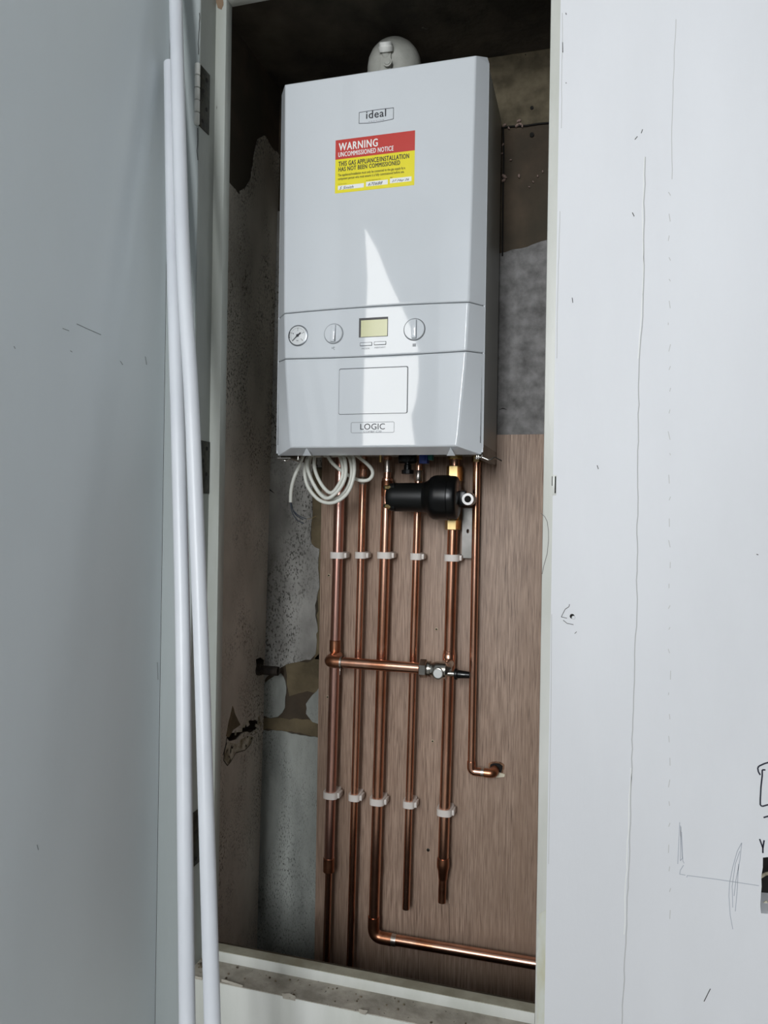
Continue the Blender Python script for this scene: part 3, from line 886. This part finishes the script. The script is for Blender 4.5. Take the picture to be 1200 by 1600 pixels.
for px_, R_, sym, ang in ((521.5, .0187, 'tap', 4), (647.5, .0198, 'radiator', 0)):
    kx = on_panel(px_, 522).x
    latheo('knob_gap', (kx, YP-.0004, zc), (0, 1, 0), [(0, R_), (.001, R_)], M_SEAM if sym == 'radiator' else M_GREYINK, panel, 40)
    kn = latheo('temperature_knob', (kx, YP-.0032, zc), (0, 1, 0), [(0, R_-.0022), (.0010, R_-.0014), (.003, R_-.0012)], M_BOILER, panel, 40)
    bm = bmesh.new(); hw = .0042
    zz = math.sqrt((R_-.003)**2-hw**2)
    box(bm, kx-hw, kx+hw, YP-.0075, YP-.003, zc-zz, zc+zz, .0008)
    if ang: bmesh.ops.rotate(bm, verts=bm.verts, cent=(kx, YP, zc), matrix=Matrix.Rotation(math.radians(ang), 3, 'Y'))
    link('grip', bm, M_BOILER, kn)
    bm = bmesh.new(); box(bm, kx+hw-.0003, kx+hw+.0006, YP-.0042, YP-.0032, zc-zz, zc+zz); link('grip_line', bm, M_GREYINK, kn, 0)
    sz = zc-R_-.008
    bm = bmesh.new()
    if sym == 'tap':
        ribbon(bm, [(kx-.003, sz+.0025), (kx-.003, sz), (kx-.001, sz+.001), (kx+.001, sz+.002), (kx+.003, sz+.002)], fY(YP-.0003), .0008, .0002)
        ribbon(bm, [(kx, sz+.0035), (kx, sz-.0005), (kx+.0022, sz-.0025)], fY(YP-.0003), .0008, .0002)
    else:
        for k in range(4): ribbon(bm, [(kx-.0024+k*.0016, sz-.002), (kx-.0024+k*.0016, sz+.0028)], fY(YP-.0003), .0009, .0002)
        for z_ in (-.0014, .0020): ribbon(bm, [(kx-.0032, sz+z_), (kx+.0032, sz+z_)], fY(YP-.0003), .0006, .0002)
    link('symbol', bm, M_GREYINK, panel, 0)
a, b = on_panel(561.5, 527), on_panel(605.8, 496)
dsp = boxo('display_surround', a.x-.0008, b.x+.0008, YP-.0008, YP+.001, a.z-.0006, b.z+.0012, M_LCDF, panel)
boxo('screen', a.x+.0030, b.x-.0002, YP-.0011, YP-.0008, a.z+.0001, b.z-.0030, M_LCD, dsp)
for (x0, y0, x1, y1), s, (tx0, ty0, tx1, ty1) in (((562.5, 541, 581.5, 534.5), 'MODE', (565.5, 546, 577.5, 543)), ((584.5, 539.5, 603.5, 533), 'RESTART', (585.5, 544.5, 602.5, 541.5))):
    a, b = on_panel(x0, y0), on_panel(x1, y1)
    bm = bmesh.new(); plate(bm, rrect(a.x, b.x, a.z, b.z, .0008, 3), [], fY(YP-.0004), .0006); link('button_gap', bm, M_INK, panel, 0)
    bm = bmesh.new(); plate(bm, rrect(a.x+.0009, b.x-.0009, a.z+.0009, b.z-.0009, .0006, 3), [], fY(YP-.0012), .001); link('button', bm, M_BOILER, panel, 0)
    a, b = on_panel(tx0, ty0), on_panel(tx1, ty1)
    text('lettering', s, a.x, a.z, b.x, b.z, YP-.0004, M_GREYINK, panel)

# ------------------------------------------------------------------ flue elbow on top of the boiler
FY = 1.415
p = at(616.5, 100, FY); RF = .0535
flue = root('flue_elbow', (p.x, FY, BZ+BH-.002), 'off-white plastic flue elbow with capped test point above the boiler', 'flue')
bm = bmesh.new()
prof = [(0, RF), (.03, RF)]
base = BZ+BH-.002
top_z = at(617, 64, FY).z
Hh = top_z-base
Hc = max(.004, Hh-RF)
prof = [(0, RF), (Hc, RF)]+[(Hc+(Hh-Hc)*math.sin(a), RF*math.cos(a)) for a in [math.radians(x) for x in (15, 30, 45, 58, 70, 80, 88)]]
lathe(bm, (p.x, FY, base), (0, 0, 1), prof, 40)
link('elbow', bm, M_FLUE, flue)
latheo('flue_duct', (p.x, FY, base+Hh*.42), (0, 1, 0), [(0, RF*.62), (.10, RF*.62), (.10, RF*.68), (.112, RF*.68)], M_FLUE, flue, 40)
q = at(604, 92, FY-.05); q2 = at(606, 76, FY-.058)
ax = (Vector((q2.x, FY-.072, q2.z))-Vector((q.x, FY-.040, q.z-.004))).normalized()
bm = bmesh.new(); box(bm, q.x-.011, q.x+.011, FY-RF*.98-.006, FY-.02, base, q.z+.008, .003); link('test_point_boss', bm, M_FLUE, flue)
sp = Vector((q.x, FY-.050, q.z+.002))
latheo('stem', sp, (0.05, -.55, .8), [(0, .010), (.016, .010)], M_FLUE, flue, 24)
bm = bmesh.new(); cp = sp+Vector((0.05, -.55, .8)).normalized()*.010
lathe(bm, cp, (0.05, -.55, .8), [(0, .0132), (.001, .0140), (.009, .0140), (.0095, .0124), (.015, .0120), (.0165, .0105)], 28)
link('screw_cap', bm, mat('white_cap', lin(226, 226, 220), .4), flue)
s2 = at(605.5, 97, FY-RF-.012)
latheo('plug', (s2.x, s2.y+.002, s2.z), (0, -1, 0), [(0, .0085), (.003, .0085), (.003, .006), (.0045, .0055)], M_FLUE, flue, 24)

# ------------------------------------------------------------------ copper pipework
YPI = 1.486
R22, R15 = .011, .0076
ZBOT = BZ+.0115                 # pipes disappear into the boiler


def line_x(p0, p1, Y):
    """world X as function of height for a pipe seen at two photo points"""
    a, b = at(*p0, Y), at(*p1, Y)
    return lambda z: a.x+(b.x-a.x)*(z-a.z)/(b.z-a.z)


def pipe(name, X, z1, z0, r, label, material=M_CU, Y=YPI, extra=()):
    rt = root(name, (X(z0), Y, z0), label, 'pipe', 'copper pipes below the boiler')
    tubeo('tube', [(X(z1), Y, z1), (X((z1+z0)/2), Y, (z1+z0)/2), (X(z0), Y, z0)], r, material, rt, 28)
    for (za, zb, rr, mm, nm) in extra:
        prof = [(0, rr*.93), (.001, rr), (za-zb-.001, rr), (za-zb, rr*.93)]
        if nm == 'nut': latheo('nut', (X(zb), Y, zb), (0, 0, 1), [(0, rr*.9), (.0012, rr), (za-zb-.0012, rr), (za-zb, rr*.9)], mm, rt, 6, 20)
        else: latheo(nm, (X(zb), Y, zb), (0, 0, 1), prof, mm, rt, 28)
    return rt


def zz(py, px=600, Y=YPI): return at(px, py, Y).z


X1 = line_x((530, 790), (517, 1240), YPI); X2 = line_x((567, 760), (554, 1240), YPI); X3 = line_x((601.5, 860), (590, 1240), YPI)
X4 = line_x((651.5, 830), (639.5, 1240), YPI); X5 = line_x((707, 850), (695.5, 1240), YPI); X6 = line_x((745, 728), (736.5, 1190), YPI+.004)
z1320 = zz(1352, 516)
p1 = pipe('copper_pipe', X1, ZBOT, zz(1352, 516), R22, 'leftmost thick copper pipe, running down from behind the coiled white cable', M_CU2, extra=(
    (zz(1000, 525), zz(1018, 524), R22+.0012, M_CUDARK, 'coupling'), (zz(1340, 516), zz(1362, 515), R22+.0013, M_CUDARK, 'coupling')))
tubeo('tube', [(X1(z1320), YPI, z1320), (X1(.13), YPI, .122)], R15, M_CU, p1, 24)
p2 = pipe('copper_pipe', X2, ZBOT, .122, R15, 'thin copper pipe second from the left, reaching the bottom of the recess', extra=(
    (zz(745, 567), zz(757, 567), R15+.0012, M_SOLDER, 'coupling'), (zz(724, 568), zz(733, 568), R15+.0012, M_CUDARK, 'coupling')))
zE = at(591, 1458, YPI).z
bm_pts = fillet([(X3(zz(748)), YPI, zz(748)), (X3(zE), YPI, zE), (X3(zE)+.02, YPI, zE)], .02)
p3 = root('copper_pipe', (X3(zE), YPI, zE), 'thick copper pipe third from the left, turning right along the foot of the board', 'pipe', 'copper pipes below the boiler')
zRun = at(600, 1466, YPI).z; xEnd = -.0365
zm = zz(748, 602)
tubeo('tube', fillet([(X3(zm), YPI, zm), (X3(zRun), YPI, zRun), (xEnd, YPI, zRun+.004)], .022), R22, M_CU, p3, 28)
tubeo('elbow', fillet([(X3(zRun+.042), YPI, zRun+.042), (X3(zRun), YPI, zRun), (X3(zRun)+.040, YPI, zRun)], .024, 8), R22+.0013, M_CUDARK, p3, 28)
latheo('coupling', (X3(zRun)+.038, YPI, zRun), (1, 0, 0), [(0, R22+.001), (.012, R22+.001)], M_SOLDER, p3, 24)
latheo('coupling', (X3(zm)-.0000, YPI, zz(775, 602)), (0, 0, 1), [(0, R22+.0012), (.03, R22+.0012), (.034, R15+.002), (.038, R15+.0016)], M_CUDARK, p3, 28)
tubeo('tail', [(X3(zm), YPI, zm), (X3(ZBOT), YPI, ZBOT)], R15, M_CU, p3, 24)
latheo('coupling', (X3(zz(722)), YPI, zz(738, 602)), (0, 0, 1), [(0, R15+.0015), (.025, R15+.0015)], M_SOLDER, p3, 24)
latheo('wall_collar', (-.046, YPI, zRun+.004), (1, 0, 0), [(0, .020), (.002, .022), (.0105, .022)], mat('grey_white_collar', lin(170, 162, 156), .5), p3, 32)
p4 = pipe('copper_pipe', X4, ZBOT, zz(1420, 635), R15, 'thin copper pipe fourth from the left, ending in an open cut end', extra=(
    (zz(735, 653), zz(752, 653), R15+.0013, M_SOLDER, 'coupling'),))
z5 = zz(1345, 694)
p5 = pipe('copper_pipe', X5, zz(803, 708), z5, R22, 'thick copper pipe under the black filter, stepping down to a thinner capped tail', extra=(
    (zz(728, 710), zz(752, 709), .0165, M_BRASS, 'nut'), (zz(812, 708), zz(828, 708), .0165, M_BRASS, 'nut'), (zz(706, 710), zz(718, 710), .015, M_BRASS, 'nut'),
    (zz(752, 709), zz(763, 709), .014, M_BRASS, 'union'), (zz(803, 708), zz(812, 708), .0135, M_BRASS, 'union'),
    (zz(1016, 702), zz(1032, 702), R22+.0012, M_CU, 'coupling')))
zu = zz(763, 709)
tubeo('upper_tube', [(X5(zu), YPI, zu), (X5(ZBOT), YPI, ZBOT)], R22, M_CU, p5, 28)
latheo('reducer', (X5(z5), YPI, z5), (0, 0, -1), [(-.006, R22+.001), (.004, R22+.0018), (.012, R22+.0018), (.020, R15+.003), (.036, R15+.0016), (.038, R15+.0008)], M_CUDARK, p5, 28)
zc5 = zz(1410, 693)
tubeo('tail', [(X5(z5-.02), YPI, z5-.02), (X5(zc5), YPI, zc5)], R15+.0004, M_CUDARK, p5, 24)
Y6 = YPI+.004
z6 = zz(1205, 737, Y6); e6 = at(772, 1207, YBD)
p6 = root('copper_pipe', (X6(z6), Y6, z6), 'thin rightmost copper pipe, turning into the board at its foot', 'pipe', 'copper pipes below the boiler')
tubeo('tube', fillet([(X6(ZBOT), Y6, ZBOT), (X6(z6), Y6, z6), (e6.x, Y6, z6), (e6.x, YBD-.0008, z6)], .012), R15, M_CU, p6, 24)
tubeo('elbow', fillet([(X6(z6+.020), Y6, z6+.020), (X6(z6), Y6, z6), (X6(z6)+.024, Y6, z6)], .013, 7), R15+.0012, M_CU, p6, 24)
latheo('solder_ring', (X6(z6)+.020, Y6, z6), (1, 0, 0), [(0, R15+.0014), (.006, R15+.0014)], M_SOLDER, p6, 24)
tubeo('elbow', fillet([(e6.x-.016, Y6, z6), (e6.x+.002, Y6, z6), (e6.x+.002, Y6+.022, z6)], .012, 7), R15+.0014, M_CUDARK, p6, 24)
latheo('nut', (X6(zz(722, 745, Y6)), Y6, zz(722, 745, Y6)), (0, 0, 1), [(0, R15+.003), (.012, R15+.003)], M_BRASS, p6, 6, 20)
# rough hole with a bit of filler around that pipe end
bm = bmesh.new(); c6 = Vector((e6.x+.004, 0, z6))
ph = [(c6.x+math.cos(t*.5236)*random.uniform(.012, .0165), c6.z+math.sin(t*.5236)*random.uniform(.010, .014)+.002) for t in range(12)]
plate(bm, ph, [], fY(YBD-.0006), .0008); link('ragged_hole', bm, M_DARK, board, 0)
bm = bmesh.new(); plate(bm, pxY([(768, 1211), (776, 1206), (789, 1210), (788, 1214), (776, 1215)], YBD-.003), [], fY(YBD-.003), .003); link('filler', bm, mat('pale_filler', lin(224, 214, 190), .7), board, 0)
bm = bmesh.new(); plate(bm, ragged([(x+(x-c6.x)*.28, z+(z-c6.z)*.28) for x, z in ph], .004, .001), [], fY(YBD-.0003), .0004); link('chipped_edge', bm, mat('raw_chipboard', lin(150, 112, 84), .8, base2=lin(96, 66, 46), scale=120), board, 0)

# branch pipe across the front, with the bypass valve
YV = 1.440
zb1 = at(520, 1034, YV).z
br = root('branch_pipe', (X1(zb1), YV, zb1), 'thick horizontal copper pipe crossing in front of the vertical pipes', 'pipe')
nutx = at(656, 1044, YV).x; zb2 = at(656, 1044, YV).z
zbm = (zb1+zb2)/2
xb = at(517, 1030, YV).x-.0045
tubeo('tube', [(xb+.02, YV, zbm), (nutx+.01, YV, zbm)], R22, M_CU, br, 28)
tubeo('elbow', fillet([(xb, YPI+.004, zbm+.002), (xb, YV, zbm), (xb+.030, YV, zbm)], .022, 8), R22+.0016, M_CUDARK, br, 28)
latheo('solder_ring', (xb+.026, YV, zbm), (1, 0, 0), [(0, R22+.0018), (.004, R22+.0018)], M_SOLDER, br, 28)
tubeo('solder_run', spline([(xb+.012, YPI-.009, zbm-.014), (xb+.013, YPI-.012, zbm-.024), (xb+.0125, YPI-.0125, zbm-.034)], 4), .0012, M_SOLDER, br, 8)
vl = root('bypass_valve', (nutx, YV, zbm), 'nickel bypass valve with round disc and black cap, on the horizontal pipe', 'valve')
latheo('nut', (nutx, YV, zbm), (1, 0, 0), [(0, .0165), (.0015, .0185), (.0135, .0185), (.015, .0165)], M_NICKEL, vl, 6, 20)
latheo('body', (nutx+.014, YV, zbm), (1, 0, 0), [(0, .012), (.003, .0160), (.008, .0160), (.0085, .013), (.012, .013), (.016, .0150), (.022, .0165), (.040, .0165), (.044, .010), (.050, .008)], M_NICKEL, vl, 28)
dp = at(684.5, 1052, YV-.016)
latheo('disc', (dp.x, YV-.010, dp.z), (0, -1, 0), [(0, .0115), (.008, .0115), (.009, .0105), (.0092, .0092), (.0086, .0090)], M_NICKEL, vl, 28)
latheo('disc_face', (dp.x, YV-.0185, dp.z), (0, -1, 0), [(0, .0088), (.0010, .0086)], mat('matt_silver', (.62, .62, .60, 1), .55, .7), vl, 28)
tubeo('outlet', fillet([(nutx+.040, YV, zbm), (X5(zbm), YV, zbm+.003), (X5(zbm), YPI, zbm+.006)], .014), .0115, M_NICKEL, vl, 24)
sx = at(701, 1052, YV).x; szv = at(701, 1051.5, YV).z
latheo('stem', (sx-.004, YV-.004, szv), (1, 0, 0), [(0, .0055), (.016, .0055)], M_NICKEL, vl, 20)
latheo('black_cap', (sx+.012, YV-.004, szv), (1, 0, 0), [(0, .0085), (.0015, .0110), (.006, .0110), (.0075, .0086), (.010, .0082), (.030, .0066), (.031, .0055)], M_BLACK, vl, 24)
bm = bmesh.new(); box(bm, sx+.026, sx+.034, YV-.0118, YV-.0105, szv+.001, szv+.0022); link('index_mark', bm, M_PAPER, vl, 0)
# tee body on the fifth pipe behind the valve
latheo('tee', (X5(zbm-.02), YPI, zbm-.016), (0, 0, 1), [(0, R22+.0012), (.001, R22+.002), (.039, R22+.002), (.040, R22+.0012)], M_CU, p5, 28)
tubeo('solder_run', spline([(X5(zbm)-.004, YPI-.013, zbm-.016), (X5(zbm)-.002, YPI-.0135, zbm-.022), (X5(zbm)-.004, YPI-.013, zbm-.027)], 4), .0010, M_SOLDER, p5, 8)

# ------------------------------------------------------------------ pipe clips


def clip_mesh(name, r):
    """open saddle clip, its base on the board (y=0), gripping a pipe r at y=-(YBD-YPI)"""
    d = YBD-YPI; w = r+.0048; h = .0135
    bm = bmesh.new()
    outer = []; n = 20
    pts_o = [(-w*.75, 0), (-w*.9, -.006), (-w, -d)]
    for k in range(n+1):
        a = math.pi-math.pi*k/n
        outer.append((w*math.copysign(abs(math.cos(a))**.7, math.cos(a)), -d-w*.86*math.sin(a)**.8))
    outer = [(-w*.8, 0), (-w*.8, -.005), (-w, -.010)]+outer+[(w, -.010), (w*.8, -.005), (w*.8, 0)]
    inner = [((r+.0003)*math.cos(2*math.pi*k/24), -d+(r+.0003)*math.sin(2*math.pi*k/24)) for k in range(24)]
    plate(bm, outer, [inner], lambda u, v, q: Vector((u, v, q)), h)
    res = bmesh.ops.triangle_fill
    # close the far side
    top = [v for v in bm.verts if abs(v.co.z-h) < 1e-7]
    es = [e for e in bm.edges if e.verts[0] in top and e.verts[1] in top and len(e.link_faces) == 1]
    bmesh.ops.triangle_fill(bm, edges=es, use_beauty=True)
    # a raised ear on the right that ends the snap-over strap
    box(bm, w*.90, w+.0045, -d-.0035, -d+.020, h*.10, h*.90, .001)
    bmesh.ops.recalc_face_normals(bm, faces=bm.faces)
    me = bpy.data.meshes.new(name); bm.to_mesh(me); bm.free(); me.materials.append(M_WPLASTIC)
    for p_ in me.polygons: p_.use_smooth = True
    me.set_sharp_from_angle(angle=math.radians(35))
    return me


c22, c15 = clip_mesh('pipe_clip_wide', R22), clip_mesh('pipe_clip_narrow', R15)
names = ('leftmost copper pipe', 'second copper pipe from the left', 'third copper pipe from the left', 'fourth copper pipe from the left', 'fifth copper pipe from the left')
for i, (X, me, ya, yb_, xa, xb_) in enumerate(((X1, c22, 868, 1245, 528, 519), (X2, c15, 868, 1249, 566, 555), (X3, c22, 868, 1255, 601, 591), (X4, c15, 870, 1260, 651, 641), (X5, c22, 872, 1272, 706, 698))):
    for y_, x_, row in ((ya, xa, 'upper'), (yb_, xb_, 'lower')):
        z_ = at(x_, y_, YPI-.012).z
        o = bpy.data.objects.new('pipe_clip', me); COL.objects.link(o)
        o.location = (X(z_), YBD, z_-.00675); ORG[o.name] = o.location.copy()
        tag(o, 'white plastic pipe clip on the %s, %s row' % (names[i], row), 'pipe clip', 'white clips holding the copper pipes')

# ------------------------------------------------------------------ magnetic filter
YM = 1.418
a = at(606, 776.5, YM); b = at(716, 778, YM)
zf = (a.z+b.z)/2; xf0 = a.x; xf1 = at(666, 778, YM).x; xf2 = at(716, 778, YM).x
fil = root('magnetic_filter', ((xf0+xf2)/2, YM, zf), 'black horizontal heating filter with brass bleed screws below the boiler', 'filter')
latheo('canister', (xf0, YM, zf), (1, 0, 0), [(0, .020), (.003, .0255), (.008, .0275), (.016, .0283), (xf1-xf0, .0290), (xf1-xf0+.01, .0290)], M_BLACKM, fil, 48)
W = xf2-xf1
latheo('collar', (xf1, YM, zf), (1, 0, 0), [(-.004, .030), (.002, .0325), (.006, .0345), (.010, .0395), (.016, .0430), (.024, .0440), (W*.72, .0440), (W*.74, .0428), (W-.006, .0424), (W-.002, .0405), (W, .037)], M_BLACK, fil, 48)
for dz in (1, -1):
    px_, py_ = (606, 762) if dz > 0 else (606, 790.5)
    p = at(px_, py_, YM-.016)
    s = latheo('bleed_screw', (p.x+.004, p.y, p.z), (-.9, -.45, 0), [(0, .0062), (.004, .0062), (.0045, .0050), (.010, .0048), (.011, .0036)], M_BRASS, fil, 6, 20)
    latheo('screw_tip', Vector((p.x+.004, p.y, p.z))+Vector((-.9, -.45, 0)).normalized()*.0105, (-.9, -.45, 0), [(0, .003), (.002, .0026)], M_DARK, s, 14)
    bm = bmesh.new(); lathe(bm, (p.x+.014, p.y+.004, p.z), (-1, 0, 0), [(0, .010), (.012, .0078)], 20); link('screw_boss', bm, M_BLACKM, fil)
x5 = X5(zf)
bm = bmesh.new(); box(bm, x5-.016, x5+.020, YM+.012, YPI+.012, zf-.018, zf+.018, .004); link('valve_block', bm, M_BLACK, fil)
rp = at(732.5, 780, YM+.01)
bm = bmesh.new(); box(bm, xf2-.004, rp.x-.004, YM+.005, YM+.035, zf-.014, zf+.014, .003); link('mounting_arm', bm, M_BLACK, fil)
bm = bmesh.new(); lathe(bm, (rp.x, YM+.026, rp.z), (-.05, -1, 0), [(0, .0125), (.020, .0125), (.022, .0115), (.022, .0068), (.006, .0066)], 32); link('lever_socket', bm, mat('dull_chrome', (.38, .37, .36, 1), .4, 1.0), fil)
latheo('socket_hole', (rp.x-.0005, YM+.0055, rp.z), (0, -1, 0), [(0, .0064), (.0004, .0064)], M_DARK, fil, 24)
# perforated steel strap hanging beside the filter
s0, s1 = at(722.5, 795, YPI+.01), at(737.5, 871, YPI+.01)
sb = root('steel_bracket', ((s0.x+s1.x)/2, YBD, s1.z), 'flat grey steel bracket with a slot, hanging right of the fifth pipe', 'bracket')
bm = bmesh.new()
cx, czz = at(731, 830, YPI+.01).x, at(731, 830, YPI+.01).z
plate(bm, [(s0.x, s1.z), (s1.x, s1.z), (s1.x, s0.z), (s0.x, s0.z)], [[(cx+.003*math.cos(t*math.pi/8), czz+.0045*math.sin(t*math.pi/8)) for t in range(16)]], fY(YBD-.022), .0018)
link('strap', bm, M_STEEL, sb, 0)
bm = bmesh.new(); box(bm, s0.x, s1.x, YBD-.022, YBD, s1.z-.0016, s1.z); link('foot', bm, M_STEEL, sb, 0)
bm = bmesh.new(); box(bm, s0.x, s1.x, YBD-.022, YBD, s0.z, s0.z+.0016); link('top_flange', bm, M_STEEL, sb, 0)

# ------------------------------------------------------------------ small valve and coloured fittings under the boiler
vv = at(637, 727, 1.44)
iv = root('filling_valve', (vv.x, 1.44, vv.z), 'small black valve knob hanging under the middle of the boiler', 'valve')
latheo('knob', (vv.x, 1.44, at(637, 741, 1.44).z), (0, 0, 1), [(0, .0105), (.001, .0125), (.008, .0125), (.009, .0105)], M_BLACK, iv, 12, 20)
latheo('spindle', (vv.x, 1.44, at(637, 734, 1.44).z), (0, 0, 1), [(0, .008), (.010, .0075), (.011, .006), (.022, .006)], M_BLACK, iv, 20)
latheo('body', (vv.x-.018, 1.44, at(637, 717, 1.44).z), (1, 0, 0), [(0, .008), (.002, .010), (.034, .010), (.036, .008)], M_BLACK, iv, 24)
latheo('body_ring', (vv.x, 1.430, at(634, 716, 1.44).z), (0, -1, 0), [(0, .009), (.004, .009), (.005, .006)], M_BLACKM, iv, 24)
q = at(661, 718, 1.43)
bc = root('blue_fitting', (q.x, 1.43, q.z), 'small blue plastic connector under the boiler beside the black valve', 'connector')
bm = bmesh.new(); box(bm, q.x-.007, q.x+.009, 1.425, 1.45, q.z-.008, q.z+.02, .001); link('shell', bm, M_BLUE, bc)
bm = bmesh.new(); box(bm, q.x-.004, q.x+.006, 1.4235, 1.4255, q.z-.003, q.z+.006, .0004); link('latch', bm, M_BLUE, bc)
q = at(671, 715, 1.44)
tcn = root('teal_fitting', (q.x, 1.44, q.z), 'small teal plastic connector under the boiler, right of the blue one', 'connector')
bm = bmesh.new(); box(bm, q.x-.004, q.x+.006, 1.435, 1.455, q.z-.005, q.z+.02, .001); link('shell', bm, M_TEAL, tcn)
bm = bmesh.new(); box(bm, q.x-.002, q.x+.004, 1.4335, 1.4355, q.z-.002, q.z+.004, .0004); link('latch', bm, M_TEAL, tcn)
# drain tail left of pipe three
q = at(594.5, 718, 1.45)
dt = latheo('drain_stub', (q.x, 1.45, q.z-.006), (0, 0, 1), [(0, .0022), (.001, .003), (.035, .003)], M_BRASS, None, 14)
tag(dt, 'short thin brass stub under the boiler beside the third pipe', 'pipe stub')

# ------------------------------------------------------------------ coiled white cable
cr = .0036
cb = root('coiled_cable', at(520, 716, 1.40), 'white cable coiled up and hanging under the left of the boiler', 'cable')


def cab(pts):
    q = spline([at(x, y, Y) for x, y, Y in pts], 8)
    for v in q: v.z = min(v.z, BZ+.008)
    return q


tubeo('loop', cab([(543, 700, 1.40), (552, 715, 1.385), (553, 742, 1.375), (543, 770, 1.372), (522, 785, 1.372), (500, 782, 1.375), (482, 762, 1.38), (476, 738, 1.385), (480, 716, 1.395), (490, 702, 1.41)]), cr, M_CABLE, cb, 14)
tubeo('loop', cab([(533, 700, 1.40), (546, 715, 1.392), (549, 742, 1.385), (540, 766, 1.383), (522, 780, 1.382), (503, 773, 1.384), (488, 752, 1.388), (483, 732, 1.392), (486, 712, 1.40), (492, 702, 1.41)]), cr, M_CABLE, cb, 14)
tubeo('loop', cab([(526, 700, 1.40), (538, 716, 1.378), (540, 742, 1.366), (532, 762, 1.362), (518, 776, 1.362), (508, 778, 1.364), (497, 768, 1.37), (486, 748, 1.372), (480, 728, 1.378), (484, 712, 1.39), (500, 700, 1.41)]), cr, M_CABLE, cb, 14)
tubeo('loop', cab([(520, 700, 1.41), (532, 716, 1.388), (536, 738, 1.376), (530, 756, 1.374), (518, 770, 1.374), (506, 762, 1.378), (496, 745, 1.382), (491, 728, 1.388), (492, 712, 1.40), (496, 700, 1.41)]), cr, M_CABLE, cb, 14)
tubeo('loop', cab([(508, 700, 1.41), (514, 716, 1.40), (524, 728, 1.395), (540, 740, 1.398), (560, 750, 1.40), (575, 750, 1.40), (582, 742, 1.40), (580, 732, 1.40), (568, 720, 1.40), (550, 706, 1.405)]), cr, M_CABLE, cb, 14)
tubeo('loose_end', cab([(476, 702, 1.39), (470, 722, 1.375), (460, 745, 1.37), (455, 765, 1.37), (454, 785, 1.37)]), cr, M_CABLE, cb, 14)
for k, pts in enumerate(([(454, 784, 1.37), (457, 795, 1.37), (466, 805, 1.372), (479, 811, 1.375)], [(453.5, 784, 1.37), (456, 799, 1.368), (464, 812, 1.368), (475, 818, 1.37)], [(455, 784, 1.372), (458, 797, 1.375), (464, 806, 1.378), (474, 812, 1.38)])):
    o = tubeo('core_wire', cab(pts), .0011, M_WIRE, cb, 8); o['label'] = 'dark insulated wire core'
tubeo('bare_strand', cab([(478, 811, 1.375), (486, 810, 1.377), (494, 806, 1.38)]), .0005, M_BRASS, cb, 6)

# ------------------------------------------------------------------ old iron pipe stub in the left wall
q = at(424, 1048, 1.492)
ip = root('iron_pipe_stub', (-.70, 1.492, q.z), 'old dark iron pipe stub poking out of the left recess wall', 'pipe stub')
ex = at(435, 1048, 1.492).x
latheo('stub', (-.745, 1.492, q.z), (1, 0, 0), [(0, .0100), (ex+.745-.004, .0100), (ex+.745, .0096), (ex+.745, .0078), (ex+.745-.015, .0076)], M_IRON, ip, 24)
latheo('socket', (-.735, 1.492, q.z), (1, 0, 0), [(0, .0125), (.036, .0125), (.040, .0115)], M_IRON, ip, 24)

# ------------------------------------------------------------------ white plastic pipes leaning in the corner
RP = .0108


def lean(name, rows, label):
    pts = [at(x, y, Y) for x, y, Y in rows]
    d = (pts[-1]-pts[-2]).normalized()
    t = -(pts[-1].z-.001)/d.z
    pts.append(pts[-1]+d*t)
    path = spline(pts, 8)
    o = tubeo(name, path, RP, M_PVC, None, 28)
    tag(o, label, 'pipe', 'white plastic pipes leaning in the corner')
    return o


t0 = at(274.5, -90, 1.085)
lean('plastic_pipe', [(274, -60, 1.083), (275.5, 40, 1.063), (286, 400, 1.01), (300, 640, .98), (314, 1000, .94), (322, 1260, .905), (332, 1600, .86)],
     'long white plastic pipe leaning against the frame, running out of the top of the picture')
lean('plastic_pipe', [(266, 100, 1.095), (271, 400, 1.04), (279, 700, .985), (285.5, 980, .945), (288.5, 1260, .905), (292.5, 1600, .86)],
     'shorter white plastic pipe tucked behind the long one, its top end visible')

# ------------------------------------------------------------------ the room window behind the photographer
bm = bmesh.new()
for x in (wx0, (wx0+wx1)/2-.02, wx1-.04): box(bm, x, x+.04, -2.5, -2.45, wz0, wz1)
for z in (wz0, wz1-.04): box(bm, wx0, wx1, -2.5, -2.45, z, z+.04)
tag(link('window_1', bm, M_ROOM, None, 0), kind='structure')
# unseen bay window added to the left, glowing pane shaped to the boiler's highlight
YBAY = -.895


def mirrored(px, py):
    p = at(px, py, YP); k = 1+(YP-YBAY)/YP
    return (p.x*k, (p.z-H)*k+H)


glow = bpy.data.materials.new('pane_glow'); glow.use_nodes = True
gn = glow.node_tree.nodes; b = gn['Principled BSDF']
b.inputs['Base Color'].default_value = (.05, .05, .05, 1)
b.inputs['Emission Color'].default_value = (1, .985, .95, 1); b.inputs['Emission Strength'].default_value = 6.5
bm = bmesh.new()
plate(bm, [mirrored(*q) for q in ((571, 358), (575, 440), (571, 520), (569, 600), (567, 720), (655, 720), (647, 690), (642, 650), (650, 625), (654, 590), (653, 545), (642, 512), (626, 476), (607, 437), (590, 392))], [], fY(YBAY), .004)
tag(link('window_glow_pane', bm, glow, None, 0), kind='structure')
